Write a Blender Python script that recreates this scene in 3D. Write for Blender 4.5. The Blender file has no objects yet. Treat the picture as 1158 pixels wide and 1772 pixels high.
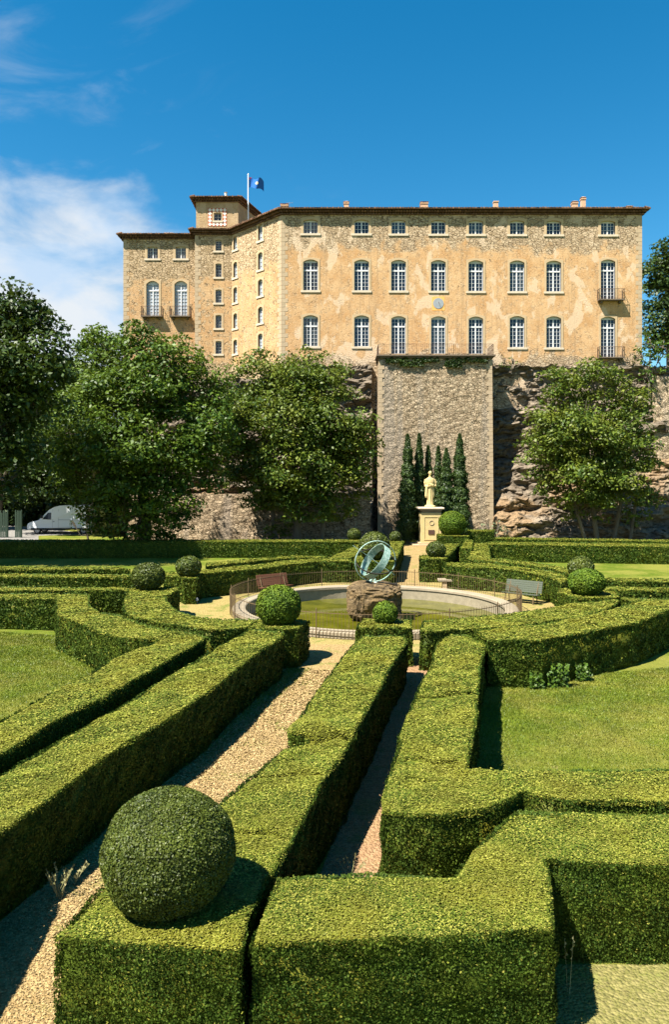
import bpy, bmesh, math, random
import numpy as np
from mathutils import Vector, Matrix, noise, geometry
R = math.radians
random.seed(7); RS = np.random.RandomState(11)
scene = bpy.context.scene; COL = scene.collection

# ---------------------------------------------------------------- camera, sky, sun, exposure
H, F, CX, CY = 5.6, 1280.0, 579.0, 831.0        # eye height, focal length, vanishing column and horizon row of the photograph (1158 x 1772)
cd = bpy.data.cameras.new('camera'); cam = bpy.data.objects.new('camera', cd); COL.objects.link(cam); scene.camera = cam
cam.location = (0, 0, H); cam.rotation_euler = (R(90), 0, 0)
cd.sensor_fit = 'VERTICAL'; cd.sensor_height = 24.0; cd.lens = 24.0*F/1772.0
cd.shift_y = -(886.0-CY)/1772.0
cd.clip_end = 2000; cd.clip_start = .1
scene.view_settings.view_transform = 'Standard'; scene.view_settings.look = 'None'; scene.view_settings.gamma = 1.0
scene.view_settings.use_curve_mapping = False; scene.view_settings.exposure = 1.65
scene.cycles.max_bounces = 6; scene.cycles.diffuse_bounces = 1; scene.cycles.transparent_max_bounces = 6
SUNV = Vector((.52, .40, -1)).normalized()
SUN_EL = math.asin(-SUNV.z); SUN_AZ = math.atan2(-SUNV.x, -SUNV.y)
sl = bpy.data.lights.new('sun', 'SUN'); sl.energy = 5.0; sl.angle = R(.5); sl.color = (1, .94, .84)
so = bpy.data.objects.new('sun', sl); COL.objects.link(so); so.rotation_euler = SUNV.to_track_quat('-Z', 'Y').to_euler(); so.location = (-20, -20, 60)

class NT:                                        # a small helper to write node trees
    def __init__(s, tree): s.t = tree; s.n = tree.nodes; s.l = tree.links
    def new(s, typ, **kw):
        n = s.n.new(typ)
        for k, v in kw.items():
            if k == 'ins':
                for i, x in v.items():
                    if isinstance(x, bpy.types.NodeSocket): s.l.new(x, n.inputs[i])
                    elif x is not None: n.inputs[i].default_value = x
            else: setattr(n, k, v)
        return n
    def math(s, op, a, b=None, c=None, clamp=False):
        return s.new('ShaderNodeMath', operation=op, use_clamp=clamp, ins={0: a, 1: b, 2: c}).outputs[0]
    def mix(s, f, a, b, mode='MIX'):
        n = s.new('ShaderNodeMix', data_type='RGBA', blend_type=mode, clamp_factor=True, ins={0: f, 6: a, 7: b}); return n.outputs[2]
    def noise(s, vec, scale, detail=4, rough=.55, dist=0):
        return s.new('ShaderNodeTexNoise', ins={'Vector': vec, 'Scale': scale, 'Detail': detail, 'Roughness': rough, 'Distortion': dist}).outputs['Fac']
    def ramp(s, f, lo, hi, smooth=True):
        n = s.new('ShaderNodeMapRange', interpolation_type='SMOOTHSTEP' if smooth else 'LINEAR', clamp=True, ins={0: f, 1: lo, 2: hi, 3: 0.0, 4: 1.0}); return n.outputs[0]
    def scale(s, vec, v):
        return s.new('ShaderNodeVectorMath', operation='MULTIPLY', ins={0: vec, 1: v}).outputs[0]

W = bpy.data.worlds.new('World'); scene.world = W; W.use_nodes = True
w = NT(W.node_tree); w.n.clear()
sky = w.new('ShaderNodeTexSky', sky_type='NISHITA', sun_disc=False, sun_elevation=SUN_EL, sun_rotation=SUN_AZ % (2*math.pi), altitude=0, air_density=1.0, dust_density=.1, ozone_density=2.2)
hs = w.new('ShaderNodeHueSaturation', ins={'Hue': .487, 'Saturation': 1.43, 'Value': 1.0, 'Color': sky.outputs[0]})
tc = w.new('ShaderNodeTexCoord'); d = tc.outputs['Generated']
sp = w.new('ShaderNodeSeparateXYZ', ins={0: d})
az = w.math('ARCTAN2', sp.outputs[0], sp.outputs[1]); el = w.math('ARCSINE', sp.outputs[2])
cv = w.new('ShaderNodeCombineXYZ', ins={0: az, 1: w.math('MULTIPLY', el, 2.1), 2: 0.3}).outputs[0]
n1 = w.noise(cv, 5.5, 9, .56, .35)
n2 = w.noise(cv, 2.2, 3, .5, 0)
# cumulus bank low in the left of the sky, thinning to the right
bank = w.math('MULTIPLY', w.ramp(az, -.16, -.34), w.ramp(el, .43, .30))
env = w.math('ADD', w.math('MULTIPLY', bank, .80), w.math('MULTIPLY', w.math('SUBTRACT', n1, .5), 1.5))
c1 = w.math('MULTIPLY', w.ramp(env, .10, .72), w.ramp(az, .05, -.12))
wv = w.new('ShaderNodeCombineXYZ', ins={0: w.math('MULTIPLY', az, 1.0), 1: w.math('MULTIPLY', w.math('SUBTRACT', el, w.math('MULTIPLY', az, .3)), 3.5), 2: 2.0}).outputs[0]
wis = w.math('MULTIPLY', w.ramp(w.noise(wv, 3.6, 7, .6, .8), .5, .85), w.math('MULTIPLY', w.ramp(az, -.0, -.3), w.ramp(el, .66, .45)))
cl = w.math('MAXIMUM', w.math('MULTIPLY', c1, .93), w.math('MULTIPLY', wis, .30))
shade = w.ramp(w.noise(cv, 8.0, 5, .55, .2), .35, .62)
ccol = w.mix(shade, (.20, .25, .31, 1), (.28, .29, .30, 1))
bg1 = w.new('ShaderNodeBackground', ins={0: hs.outputs[0], 1: .055})
bg2 = w.new('ShaderNodeBackground', ins={0: ccol, 1: 1.0})
mx = w.new('ShaderNodeMixShader', ins={0: cl, 1: bg1.outputs[0], 2: bg2.outputs[0]})
w.new('ShaderNodeOutputWorld', ins={0: mx.outputs[0]})

# ---------------------------------------------------------------- mapping and mesh helpers
def G(px, py, z=0.0):                            # point of the plane at height z seen at a photograph position
    Y = F*(H-z)/(py-CY); return ((px-CX)/F*Y, Y)
def P(px, py, Y): return Vector(((px-CX)/F*Y, Y, H-(py-CY)/F*Y))

def tag(o, label=None, cat=None, group=None, kind=None):
    if label: o['label'] = label
    if cat: o['category'] = cat
    if group: o['group'] = group
    if kind: o['kind'] = kind
    return o
def empty(name, loc, rz=0):
    o = bpy.data.objects.new(name, None); COL.objects.link(o); o.location = loc; o.rotation_euler = (0, 0, rz); o.empty_display_size = .3; return o
def link(name, me, mat, parent=None, world=True, smooth=False):
    o = bpy.data.objects.new(name, me); COL.objects.link(o)
    if mat:
        for m in (mat if isinstance(mat, (list, tuple)) else [mat]): me.materials.append(m)
    if parent:
        o.parent = parent
        if world:
            off = Vector(parent.location); q = parent
            while q.parent: q = q.parent; off += q.location
            me.transform(Matrix.Translation(-off))
    if smooth: me.polygons.foreach_set('use_smooth', np.ones(len(me.polygons), bool))
    return o
def base_at(o):                                  # put a single-mesh thing's origin at its base centre
    me = o.data; n = len(me.vertices); a = np.empty(n*3); me.vertices.foreach_get('co', a); a = a.reshape(-1, 3)
    c = Vector(((a[:, 0].min()+a[:, 0].max())/2, (a[:, 1].min()+a[:, 1].max())/2, a[:, 2].min()))
    me.transform(Matrix.Translation(-c)); o.location = c; return o

class MB:                                        # mesh builder
    def __init__(s): s.v = []; s.f = []; s.m = []
    def add(s, vs, fs, m=0):
        b = len(s.v); s.v += [tuple(x) for x in vs]; s.f += [tuple(i+b for i in f) for f in fs]; s.m += [m]*len(fs); return s
    def box(s, x0, x1, y0, y1, z0, z1, m=0):
        vs = [(x, y, z) for x in (x0, x1) for y in (y0, y1) for z in (z0, z1)]
        return s.add(vs, [(0, 1, 3, 2), (4, 6, 7, 5), (0, 4, 5, 1), (2, 3, 7, 6), (0, 2, 6, 4), (1, 5, 7, 3)], m)
    def obox(s, O, ax, ay, az, m=0):             # box from a corner and three edge vectors
        O = Vector(O); ax = Vector(ax); ay = Vector(ay); az = Vector(az)
        vs = [O+ax*i+ay*j+az*k for i in (0, 1) for j in (0, 1) for k in (0, 1)]
        return s.add(vs, [(0, 1, 3, 2), (4, 6, 7, 5), (0, 4, 5, 1), (2, 3, 7, 6), (0, 2, 6, 4), (1, 5, 7, 3)], m)
    def bar(s, a, b, r, m=0, n=4):
        return s.tube([a, b], [r, r], n, m)
    def tube(s, pts, rad, n=6, m=0, closed=False):
        pts = [Vector(p) for p in pts]; k = len(pts); vs = []; fs = []
        up = Vector((0, 0, 1))
        for i, p in enumerate(pts):
            t = (pts[(i+1) % k]-pts[i-1]) if closed else (pts[min(i+1, k-1)]-pts[max(i-1, 0)])
            if t.length < 1e-9: t = Vector((0, 0, 1))
            t.normalize(); a = t.cross(up)
            if a.length < .05: a = t.cross(Vector((1, 0, 0)))
            a.normalize(); b = a.cross(t)
            r = rad[i] if isinstance(rad, (list, tuple)) else rad
            for j in range(n):
                an = 2*math.pi*(j+.5)/n; vs.append(p+a*math.cos(an)*r+b*math.sin(an)*r)
        for i in range(k if closed else k-1):
            for j in range(n):
                i2 = (i+1) % k; fs.append((i*n+j, i*n+(j+1) % n, i2*n+(j+1) % n, i2*n+j))
        if not closed: fs += [tuple(range(n-1, -1, -1)), tuple(range((k-1)*n, k*n))]
        return s.add(vs, fs, m)
    def lathe(s, c, prof, n=24, m=0, sx=1, sy=1):
        vs = []; fs = []
        for r, z in prof:
            for j in range(n):
                a = 2*math.pi*j/n; vs.append((c[0]+r*sx*math.cos(a), c[1]+r*sy*math.sin(a), c[2]+z))
        for i in range(len(prof)-1):
            for j in range(n): fs.append((i*n+j, i*n+(j+1) % n, (i+1)*n+(j+1) % n, (i+1)*n+j))
        fs += [tuple(range(n-1, -1, -1)), tuple(range((len(prof)-1)*n, len(prof)*n))]
        return s.add(vs, fs, m)
    def prism(s, poly, z0, z1, m=0):
        n = len(poly); vs = [(x, y, z0) for x, y in poly]+[(x, y, z1) for x, y in poly]
        return s.add(vs, [tuple(range(n-1, -1, -1)), tuple(range(n, 2*n))]+[(i, (i+1) % n, n+(i+1) % n, n+i) for i in range(n)], m)
    def build(s, name, mat, parent=None, smooth=False, bevel=0):
        me = bpy.data.meshes.new(name); me.from_pydata(s.v, [], s.f); me.update()
        if isinstance(mat, (list, tuple)) and len(mat) > 1: me.polygons.foreach_set('material_index', s.m)
        bm = bmesh.new(); bm.from_mesh(me); bmesh.ops.recalc_face_normals(bm, faces=bm.faces); bm.to_mesh(me); bm.free()
        o = link(name, me, mat, parent, smooth=smooth)
        if bevel:
            b = o.modifiers.new('bevel', 'BEVEL'); b.width = bevel; b.segments = 2; b.limit_method = 'ANGLE'
        return o

def np_mesh(name, V, Fq, mat, parent=None, extra=None):      # numpy quads (+ optional builder geometry) as one mesh
    nv = len(V); nf = len(Fq)
    ev = extra.v if extra else []; ef = extra.f if extra else []
    me = bpy.data.meshes.new(name)
    allv = np.concatenate([V.astype(np.float32), np.array(ev, np.float32).reshape(-1, 3)]) if ev else V.astype(np.float32)
    me.vertices.add(len(allv)); me.vertices.foreach_set('co', allv.ravel())
    el_ = [i+nv for f in ef for i in f]
    loops = np.concatenate([Fq.ravel(), np.array(el_, np.int64)]).astype(np.int32)
    tot = np.concatenate([np.full(nf, Fq.shape[1]), np.array([len(f) for f in ef], np.int64)]).astype(np.int32)
    st = np.concatenate([[0], np.cumsum(tot)[:-1]]).astype(np.int32)
    me.loops.add(len(loops)); me.loops.foreach_set('vertex_index', loops)
    me.polygons.add(len(tot)); me.polygons.foreach_set('loop_start', st)
    try: me.polygons.foreach_set('loop_total', tot)
    except Exception: pass
    me.update(calc_edges=True); me.validate()
    return link(name, me, mat, parent)

def leaf_quads(Pt, N, size, jit=.8, asp=.6, up=0.0):          # a small rhombic leaf at each point, facing roughly N
    n = len(Pt); nn = N + RS.normal(size=(n, 3))*jit; nn[:, 2] += up
    nn /= np.linalg.norm(nn, axis=1)[:, None]+1e-9
    t = RS.normal(size=(n, 3)); t -= nn*(t*nn).sum(1)[:, None]; t /= np.linalg.norm(t, axis=1)[:, None]+1e-9
    b = np.cross(nn, t); s = (np.asarray(size)*RS.uniform(.7, 1.3, n))[:, None] if np.ndim(size) else size*RS.uniform(.7, 1.3, n)[:, None]
    bend = nn*s*.12
    V = np.stack([Pt+t*s*.72, Pt+b*s*.72*asp+bend, Pt-t*s*.72, Pt-b*s*.72*asp+bend], 1).reshape(-1, 3)
    return V, np.arange(n*4).reshape(n, 4)

# ---------------------------------------------------------------- materials
def mat(name):
    m = bpy.data.materials.new(name); m.use_nodes = True; t = NT(m.node_tree); t.n.clear(); return m, t
def finish(t, col, rough=.8, spec=.3, bump=None, bstr=.5, bdist=.02, metal=0, extra=None):
    ins = {'Base Color': col, 'Roughness': rough, 'Specular IOR Level': spec, 'Metallic': metal}
    if bump is not None: ins['Normal'] = t.new('ShaderNodeBump', ins={'Strength': bstr, 'Distance': bdist, 'Height': bump}).outputs[0]
    p = t.new('ShaderNodeBsdfPrincipled', ins=ins); t.new('ShaderNodeOutputMaterial', ins={0: p.outputs[0]}); return p
def pos(t): return t.new('ShaderNodeNewGeometry').outputs['Position']
def C(r, g, b): return (r, g, b, 1)

def leaf_mat(name, a, b, ya=None, yamt=.5, nsc=.8, trans=.2, rough=.5, spec=.25):
    m, t = mat(name); g = t.new('ShaderNodeNewGeometry'); ps = g.outputs['Position']; rnd = g.outputs['Random Per Island']
    col = t.mix(rnd, C(*a), C(*b))
    if ya: col = t.mix(t.math('MULTIPLY', t.ramp(t.noise(ps, nsc, 5, .6), .42, .66), yamt), col, C(*ya))
    dk = t.ramp(t.noise(ps, nsc*2.3, 4, .6), .3, .7)
    col = t.mix(dk, t.mix(.62, C(0, 0, 0), col), col)
    p = t.new('ShaderNodeBsdfPrincipled', ins={'Base Color': col, 'Roughness': rough, 'Specular IOR Level': spec})
    tr = t.new('ShaderNodeBsdfTranslucent', ins={0: t.mix(.5, col, C(.16, .22, .02))})
    mxs = t.new('ShaderNodeMixShader', ins={0: trans, 1: p.outputs[0], 2: tr.outputs[0]}); t.new('ShaderNodeOutputMaterial', ins={0: mxs.outputs[0]})
    return m
M = {}
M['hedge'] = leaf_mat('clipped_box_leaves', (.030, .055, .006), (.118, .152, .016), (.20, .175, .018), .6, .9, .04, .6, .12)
M['tips'] = leaf_mat('dry_clipped_sunlit_tips', (.15, .175, .018), (.31, .295, .055), None, 0, 1, .05, .6, .12)  # dry cut tips; their paleness also brightens hedge tops as sunlight would
M['side'] = leaf_mat('hedge_side_leaves', (.021, .049, .006), (.086, .134, .017), (.12, .15, .012), .4, 1.3, .04, .6, .12)  # older greener leaves, darkened further to deepen the shade of the sides
M['ball'] = leaf_mat('clipped_ball_leaves', (.024, .046, .006), (.10, .125, .018), (.13, .15, .014), .35, 1.2, .06)
M['fresh'] = leaf_mat('fresh_ball_leaves', (.03, .07, .006), (.13, .20, .018), (.18, .22, .014), .35, 1.2, .06, .6, .12)
M['chestnut'] = leaf_mat('broad_tree_leaves', (.019, .056, .006), (.108, .182, .015), (.165, .215, .015), .4, .35, .22)
M['plane'] = leaf_mat('loose_tree_leaves', (.024, .06, .007), (.132, .185, .018), (.24, .245, .026), .45, .5, .22)
M['darktree'] = leaf_mat('dark_tree_leaves', (.012, .034, .007), (.05, .088, .014), (.07, .11, .014), .4, .3, .15)
M['cypress'] = leaf_mat('cypress_needles', (.018, .046, .010), (.065, .105, .02), None, 0, 1, .08)
M['bush'] = leaf_mat('bush_leaves', (.035, .085, .008), (.10, .17, .016), None, 0, 1, .2)
M['silver'] = leaf_mat('silver_bush_leaves', (.09, .13, .06), (.22, .26, .14), None, 0, 1, .15)
M['grass'] = leaf_mat('grass_blades', (.065, .115, .008), (.205, .25, .018), (.33, .285, .055), .6, .45, .25)
M['weed'] = leaf_mat('dry_weed_stalks', (.25, .25, .10), (.42, .38, .20), None, 0, 1, .1)
m, t = mat('bark'); ps = pos(t); n = t.noise(t.scale(ps, (6, 6, 1.2)), 2, 6, .65)
finish(t, t.mix(n, C(.045, .035, .025), C(.20, .17, .13)), .9, .1, n, .8, .05); M['bark'] = m
# lawn
m, t = mat('lawn'); ps = pos(t)
a = t.noise(ps, .35, 6, .6); b = t.noise(ps, 3.0, 5, .65); c = t.noise(ps, 30, 4, .7)
col = t.mix(t.ramp(b, .3, .7), C(.075, .12, .008), C(.14, .175, .014))
col = t.mix(t.math('MULTIPLY', t.ramp(a, .38, .60), .8), col, C(.25, .235, .045))
col = t.mix(t.math('MULTIPLY', t.ramp(t.noise(ps, 1.3, 5, .7), .60, .72), .65), col, C(.35, .27, .11))
col = t.mix(t.ramp(c, .35, .7), t.mix(.45, col, C(.02, .04, .005)), col)
finish(t, col, .9, .1, t.math('ADD', c, t.math('MULTIPLY', b, .5)), .9, .05); M['lawn'] = m
# gravel
def gravel(name, c1, c2, green=.3):
    m, t = mat(name); ps = pos(t)
    v = t.new('ShaderNodeTexVoronoi', feature='F1', ins={'Vector': ps, 'Scale': 26.0}); vr = v.outputs['Color']
    sep = t.new('ShaderNodeSeparateColor', ins={0: vr}).outputs[0]
    col = t.mix(sep, C(*c1), C(*c2)); b = t.noise(ps, 1.1, 6, .65)
    col = t.mix(t.math('MULTIPLY', t.ramp(b, .5, .68), green), col, C(.13, .16, .03))
    col = t.mix(t.ramp(t.noise(ps, 14, 4, .7), .3, .6), t.mix(.35, col, C(.06, .045, .025)), col)
    finish(t, col, .95, .1, t.math('SUBTRACT', t.math('MULTIPLY', t.noise(ps, 12, 4, .7), .6), v.outputs['Distance']), .9, .03); return m
M['gravel'] = gravel('gravel', (.21, .14, .055), (.38, .27, .12), .8)
M['dirt'] = gravel('dirt', (.22, .13, .065), (.35, .215, .115), .5)
M['dry'] = gravel('dry_grass_gravel', (.24, .185, .06), (.34, .265, .10), .95)
M['dryp'] = gravel('dry_lawn_patch', (.13, .125, .035), (.22, .195, .07), .95)
M['asphalt'] = gravel('pale_road', (.17, .165, .15), (.26, .25, .23), 0)
m, t = mat('gravel_stones'); g = t.new('ShaderNodeNewGeometry')
finish(t, t.mix(g.outputs['Random Per Island'], C(.16, .105, .042), C(.43, .31, .145)), .9, .2); M['pebble'] = m

def rubble(name, dark, light, mortar, scale=3.2, plaster=None, stains=None):
    m, t = mat(name); ps = pos(t)
    wv = t.new('ShaderNodeVectorMath', operation='ADD', ins={0: t.scale(ps, (1, 1, 1.55)), 1: t.scale(t.new('ShaderNodeTexNoise', ins={'Vector': ps, 'Scale': 2.5, 'Detail': 3}).outputs['Color'], (.35, .35, .35))}).outputs[0]
    v = t.new('ShaderNodeTexVoronoi', feature='DISTANCE_TO_EDGE', ins={'Vector': wv, 'Scale': scale}).outputs['Distance']
    vc = t.new('ShaderNodeTexVoronoi', feature='F1', ins={'Vector': wv, 'Scale': scale}).outputs['Color']
    r1 = t.new('ShaderNodeSeparateColor', ins={0: vc})
    col = t.mix(r1.outputs[0], C(*dark), C(*light))
    col = t.mix(t.math('MULTIPLY', r1.outputs[1], .35), col, C(*mortar))
    joint = t.ramp(v, .02, .10)
    big = t.noise(ps, .45, 5, .6); fine = t.noise(ps, 9, 5, .7)
    col = t.mix(joint, t.mix(t.ramp(t.noise(ps, 3.5, 4, .6), .4, .65), C(dark[0]*.35, dark[1]*.33, dark[2]*.3), C(*mortar)), col)
    col = t.mix(t.ramp(fine, .3, .75), t.mix(.72, C(.05, .035, .02), col), col)
    h = t.math('ADD', t.math('MULTIPLY', joint, .8), t.math('MULTIPLY', fine, .5))
    if stains:
        st = t.ramp(t.noise(t.scale(ps, (1, 1, .07)), .55, 4, .6), .5, .66)
        col = t.mix(t.math('MULTIPLY', st, .55), col, C(*stains))
    if plaster:
        z = t.new('ShaderNodeSeparateXYZ', ins={0: ps}).outputs[2]
        pn = t.noise(ps, .55, 6, .62, .4); pn2 = t.noise(ps, 2.6, 5, .65)
        zz = t.math('ADD', z, t.math('MULTIPLY', t.math('SUBTRACT', pn, .5), 5.5))
        pm = t.math('MULTIPLY', t.ramp(zz, plaster['top']+.35, plaster['top']-.5), t.ramp(zz, 17.3, 17.9))
        pm = t.math('MULTIPLY', pm, t.math('SUBTRACT', 1.0, t.math('MULTIPLY', t.ramp(pn2, .50, .66), plaster.get('holes', .5))))
        pc = t.mix(t.ramp(t.noise(ps, .8, 6, .65), .3, .7), C(*plaster['a']), C(*plaster['b']))
        jm = t.math('MULTIPLY', t.math('SUBTRACT', 1.0, joint), t.ramp(t.noise(ps, 1.4, 5, .65), plaster.get('jt', .42), .62)); pc = t.mix(t.math('MULTIPLY', jm, .5), pc, C(.20, .12, .06))
        pc = t.mix(t.math('MULTIPLY', t.ramp(fine, .62, .38), .35), pc, C(.34, .19, .08))
        pc = t.mix(t.math('MULTIPLY', t.ramp(t.noise(ps, 6, 6, .75), .50, .68), .30), pc, C(.66, .50, .32))
        pc = t.mix(t.math('MULTIPLY', t.ramp(t.noise(t.scale(ps, (1.5, 1.5, 4)), 4, 5, .75), .55, .75), .45), pc, C(.30, .15, .06))
        pc = t.mix(t.math('MULTIPLY', t.ramp(t.noise(t.scale(ps, (2.4, 2.4, .12)), 1.2, 4, .6), .50, .68), .45), pc, C(.30, .20, .11))
        col = t.mix(pm, col, pc)
        ln = t.noise(t.scale(ps, (1, 1, .62)), .62, 4, .55, .3)      # pale render repairs
        lp = t.math('MULTIPLY', t.ramp(ln, .57, .615), plaster.get('pale', .65))
        col = t.mix(lp, col, t.mix(pn2, C(.53, .40, .27), C(.61, .48, .34)))
        flat = t.math('MAXIMUM', pm, lp)
        h = t.math('ADD', t.math('MULTIPLY', h, t.math('SUBTRACT', 1.0, flat)), t.math('MULTIPLY', flat, t.math('ADD', .75, t.math('MULTIPLY', t.noise(t.scale(ps, (1, 1, 2)), 5, 6, .75), .5))))
    finish(t, col, .95, .05, h, .9, .09); return m
M['wall_main'] = rubble('plastered_rubble', (.33, .235, .14), (.58, .45, .30), (.48, .36, .23), 3.0, dict(top=28.3, a=(.455, .262, .118), b=(.565, .378, .205)))
M['wall_wing'] = rubble('weathered_rubble', (.33, .235, .13), (.58, .44, .28), (.47, .345, .205), 3.0, dict(top=27.0, a=(.42, .245, .115), b=(.51, .34, .18), holes=1.4, pale=.12, jt=.25))
M['turret'] = rubble('turret_plaster', (.32, .25, .16), (.46, .37, .24), (.4, .3, .2), 4, dict(top=40.0, a=(.33, .24, .13), b=(.44, .33, .2), holes=.2, pale=.3))
M['bastion'] = rubble('bastion_rubble', (.26, .195, .12), (.55, .435, .29), (.37, .28, .18), 3.3, None, (.27, .235, .19))
M['retain'] = rubble('retaining_rubble', (.22, .16, .10), (.44, .345, .23), (.32, .245, .155), 2.8, None, (.24, .2, .16))
def stone(name, a, b, sc=2, bstr=.4, rough=.9):
    m, t = mat(name); ps = pos(t); n = t.noise(ps, sc, 6, .65); f = t.noise(ps, sc*9, 4, .7)
    col = t.mix(n, C(*a), C(*b)); col = t.mix(t.ramp(f, .55, .8), col, t.mix(.5, col, C(.08, .06, .04)))
    finish(t, col, rough, .15, t.math('ADD', n, t.math('MULTIPLY', f, .4)), bstr, .03); return m
M['trim'] = stone('dressed_stone', (.37, .265, .15), (.48, .365, .225), 3)
M['quoin'] = stone('corner_stone', (.30, .225, .14), (.46, .36, .24), 1.2, 1.0)
M['sill'] = stone('sill_stone', (.42, .35, .25), (.58, .5, .38), 3)
M['slab'] = stone('dark_slab', (.07, .055, .04), (.18, .14, .10), 4)
M['statue'] = stone('statue_stone', (.42, .315, .13), (.57, .455, .225), 4)
M['statue_dark'] = stone('weathered_stone', (.12, .10, .07), (.30, .24, .16), 6)
M['rim'] = stone('basin_stone', (.17, .14, .095), (.34, .285, .20), 2.5)
M['rimwall'] = stone('basin_wall', (.14, .12, .08), (.34, .29, .20), 4)
M['chimney'] = stone('chimney_brick', (.38, .22, .13), (.60, .42, .28), 6)
M['red_tile'] = stone('red_lozenge', (.36, .09, .05), (.52, .16, .09), 8)
M['white_tile'] = stone('white_lozenge', (.62, .56, .46), (.80, .75, .66), 6)
M['sundial'] = stone('sundial_face', (.20, .22, .24), (.30, .33, .35), 5)
M['orange'] = stone('orange_limewash', (.62, .30, .08), (.78, .42, .14), 3)
# cliff and fountain rock
def rockmat(name, g1, g2, o1, o2, sc, oth):
    m, t = mat(name); ps = pos(t); sv = t.scale(ps, (1, 1, 2.2))
    n = t.noise(sv, sc, 8, .68, .5); f = t.noise(sv, sc*6, 6, .72); b = t.noise(ps, sc*.28, 4, .6)
    col = t.mix(t.ramp(n, .3, .7), C(*g1), C(*g2)); oc = t.mix(t.ramp(f, .3, .7), C(*o1), C(*o2))
    z = t.new('ShaderNodeSeparateXYZ', ins={0: ps}).outputs[2]
    col = t.mix(t.ramp(t.math('ADD', b, t.math('MULTIPLY', z, oth[1])), oth[0], oth[0]-.14), col, oc)
    col = t.mix(t.ramp(t.noise(sv, sc*2.2, 6, .7), .50, .36), col, C(.05, .038, .025))  # crevice darkness put into the colour by noise
    finish(t, col, .95, .08, t.math('ADD', n, t.math('MULTIPLY', f, .5)), 1.0, .25 if sc < 1 else .08); return m
M['cliff'] = rockmat('cliff_rock', (.10, .08, .058), (.27, .22, .16), (.17, .12, .07), (.32, .215, .12), .85, (.60, .022))
M['tufa'] = rockmat('tufa_rock', (.045, .033, .018), (.21, .15, .08), (.10, .065, .03), (.23, .16, .075), 3.0, (.6, .05))
# roof tiles, metals, glass, paint
m, t = mat('roof_tile'); g = t.new('ShaderNodeNewGeometry'); ps = g.outputs['Position']
finish(t, t.mix(t.math('MULTIPLY', g.outputs['Random Per Island'], .9), t.mix(t.noise(ps, 2.5, 5, .7), C(.05, .032, .022), C(.14, .08, .05)), C(.20, .115, .07)), .95, .05, t.noise(ps, 8, 4, .7), .5, .03); M['roof'] = m
def plain(name, col, rough=.5, spec=.5, metal=0, var=.25, sc=6):
    m, t = mat(name); ps = pos(t); n = t.noise(ps, sc, 5, .65)
    finish(t, t.mix(t.math('MULTIPLY', n, var*2), C(*col), C(col[0]*.55, col[1]*.55, col[2]*.55)), rough, spec, n, .15, .01, metal); return m
M['white'] = plain('white_joinery', (.58, .58, .58), .6, .3, 0, .06)
M['iron'] = plain('rusty_iron', (.12, .075, .055), .8, .2, .3, .4)
M['darkiron'] = plain('fence_iron', (.16, .11, .055), .75, .3, .3, .4)
M['bronze_dark'] = plain('dark_bronze', (.05, .045, .035), .6, .4, .6, .4)
M['plaque'] = plain('plaque_bronze', (.14, .08, .06), .5, .4, .5, .3)
m, t = mat('verdigris'); ps = pos(t); n = t.noise(ps, 9, 6, .7)
finish(t, t.mix(t.ramp(n, .35, .65), C(.13, .25, .19), C(.40, .52, .45)), .7, .2, n, .4, .01); M['verdi'] = m
m, t = mat('window_glass'); ps = pos(t)
finish(t, t.mix(t.noise(ps, 1.2, 3), C(.006, .009, .014), C(.03, .042, .06)), .08, .5); M['glass'] = m
for nm_, ca, cb, rg in (('glass2', (.015, .02, .026), (.07, .09, .11), .04), ('glass3', (.008, .01, .015), (.06, .08, .085), .14)):
    m, t = mat('window_'+nm_); ps = pos(t); finish(t, t.mix(t.noise(ps, 1.7, 4), C(*ca), C(*cb)), rg, .7, t.noise(ps, 1.2, 2), .1, .02); M[nm_] = m
m, t = mat('curtained_glass'); ps = pos(t)
finish(t, t.mix(t.noise(ps, 2.2, 3), C(.20, .24, .28), C(.42, .46, .50)), .12, .6); M['curtain'] = m
M['vanpaint'] = plain('van_paint', (.72, .74, .76), .3, .5, 0, .05)
M['rubber'] = plain('rubber', (.02, .02, .02), .8, .3)
M['greymetal'] = plain('grey_metal', (.35, .36, .37), .4, .5, .7)
M['lampglass'] = plain('lamp_glass', (.55, .58, .62), .15, .6)
M['benchbrown'] = plain('brown_bench_wood', (.15, .06, .033), .75, .2, 0, .5, 14)
M['benchgreen'] = plain('green_bench_wood', (.09, .105, .075), .75, .2, 0, .5, 14)
M['gate'] = plain('green_gate_paint', (.03, .055, .035), .7, .3, 0, .5)
M['pole'] = plain('white_pole', (.8, .82, .85), .4, .4)
# water
m, t = mat('pond_water'); ps = pos(t); n = t.noise(ps, .9, 5, .6)
col = t.mix(t.ramp(n, .35, .7), C(.06, .062, .004), (.115, .11, .008, 1))
finish(t, col, .04, .3, t.noise(ps, 5, 3, .5), .10, .02); M['water'] = m
# flag
m, t = mat('flag_cloth'); tcn = t.new('ShaderNodeTexCoord'); uv = tcn.outputs['Generated']
s3 = t.new('ShaderNodeSeparateXYZ', ins={0: uv})
dd = t.math('SQRT', t.math('ADD', t.math('POWER', t.math('SUBTRACT', s3.outputs[0], .55), 2.0), t.math('POWER', t.math('SUBTRACT', s3.outputs[2], .5), 2.0)))
col = t.mix(t.ramp(dd, .12, .08), C(.02, .11, .36), t.mix(t.noise(uv, 12, 2), C(.75, .55, .06), C(.8, .75, .6)))
dg = t.math('ADD', s3.outputs[0], t.math('SUBTRACT', 1.0, s3.outputs[2]))
col = t.mix(t.ramp(dg, .22, .16), col, C(.60, .07, .12))
finish(t, col, .8, .1); M['flag'] = m

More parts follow.
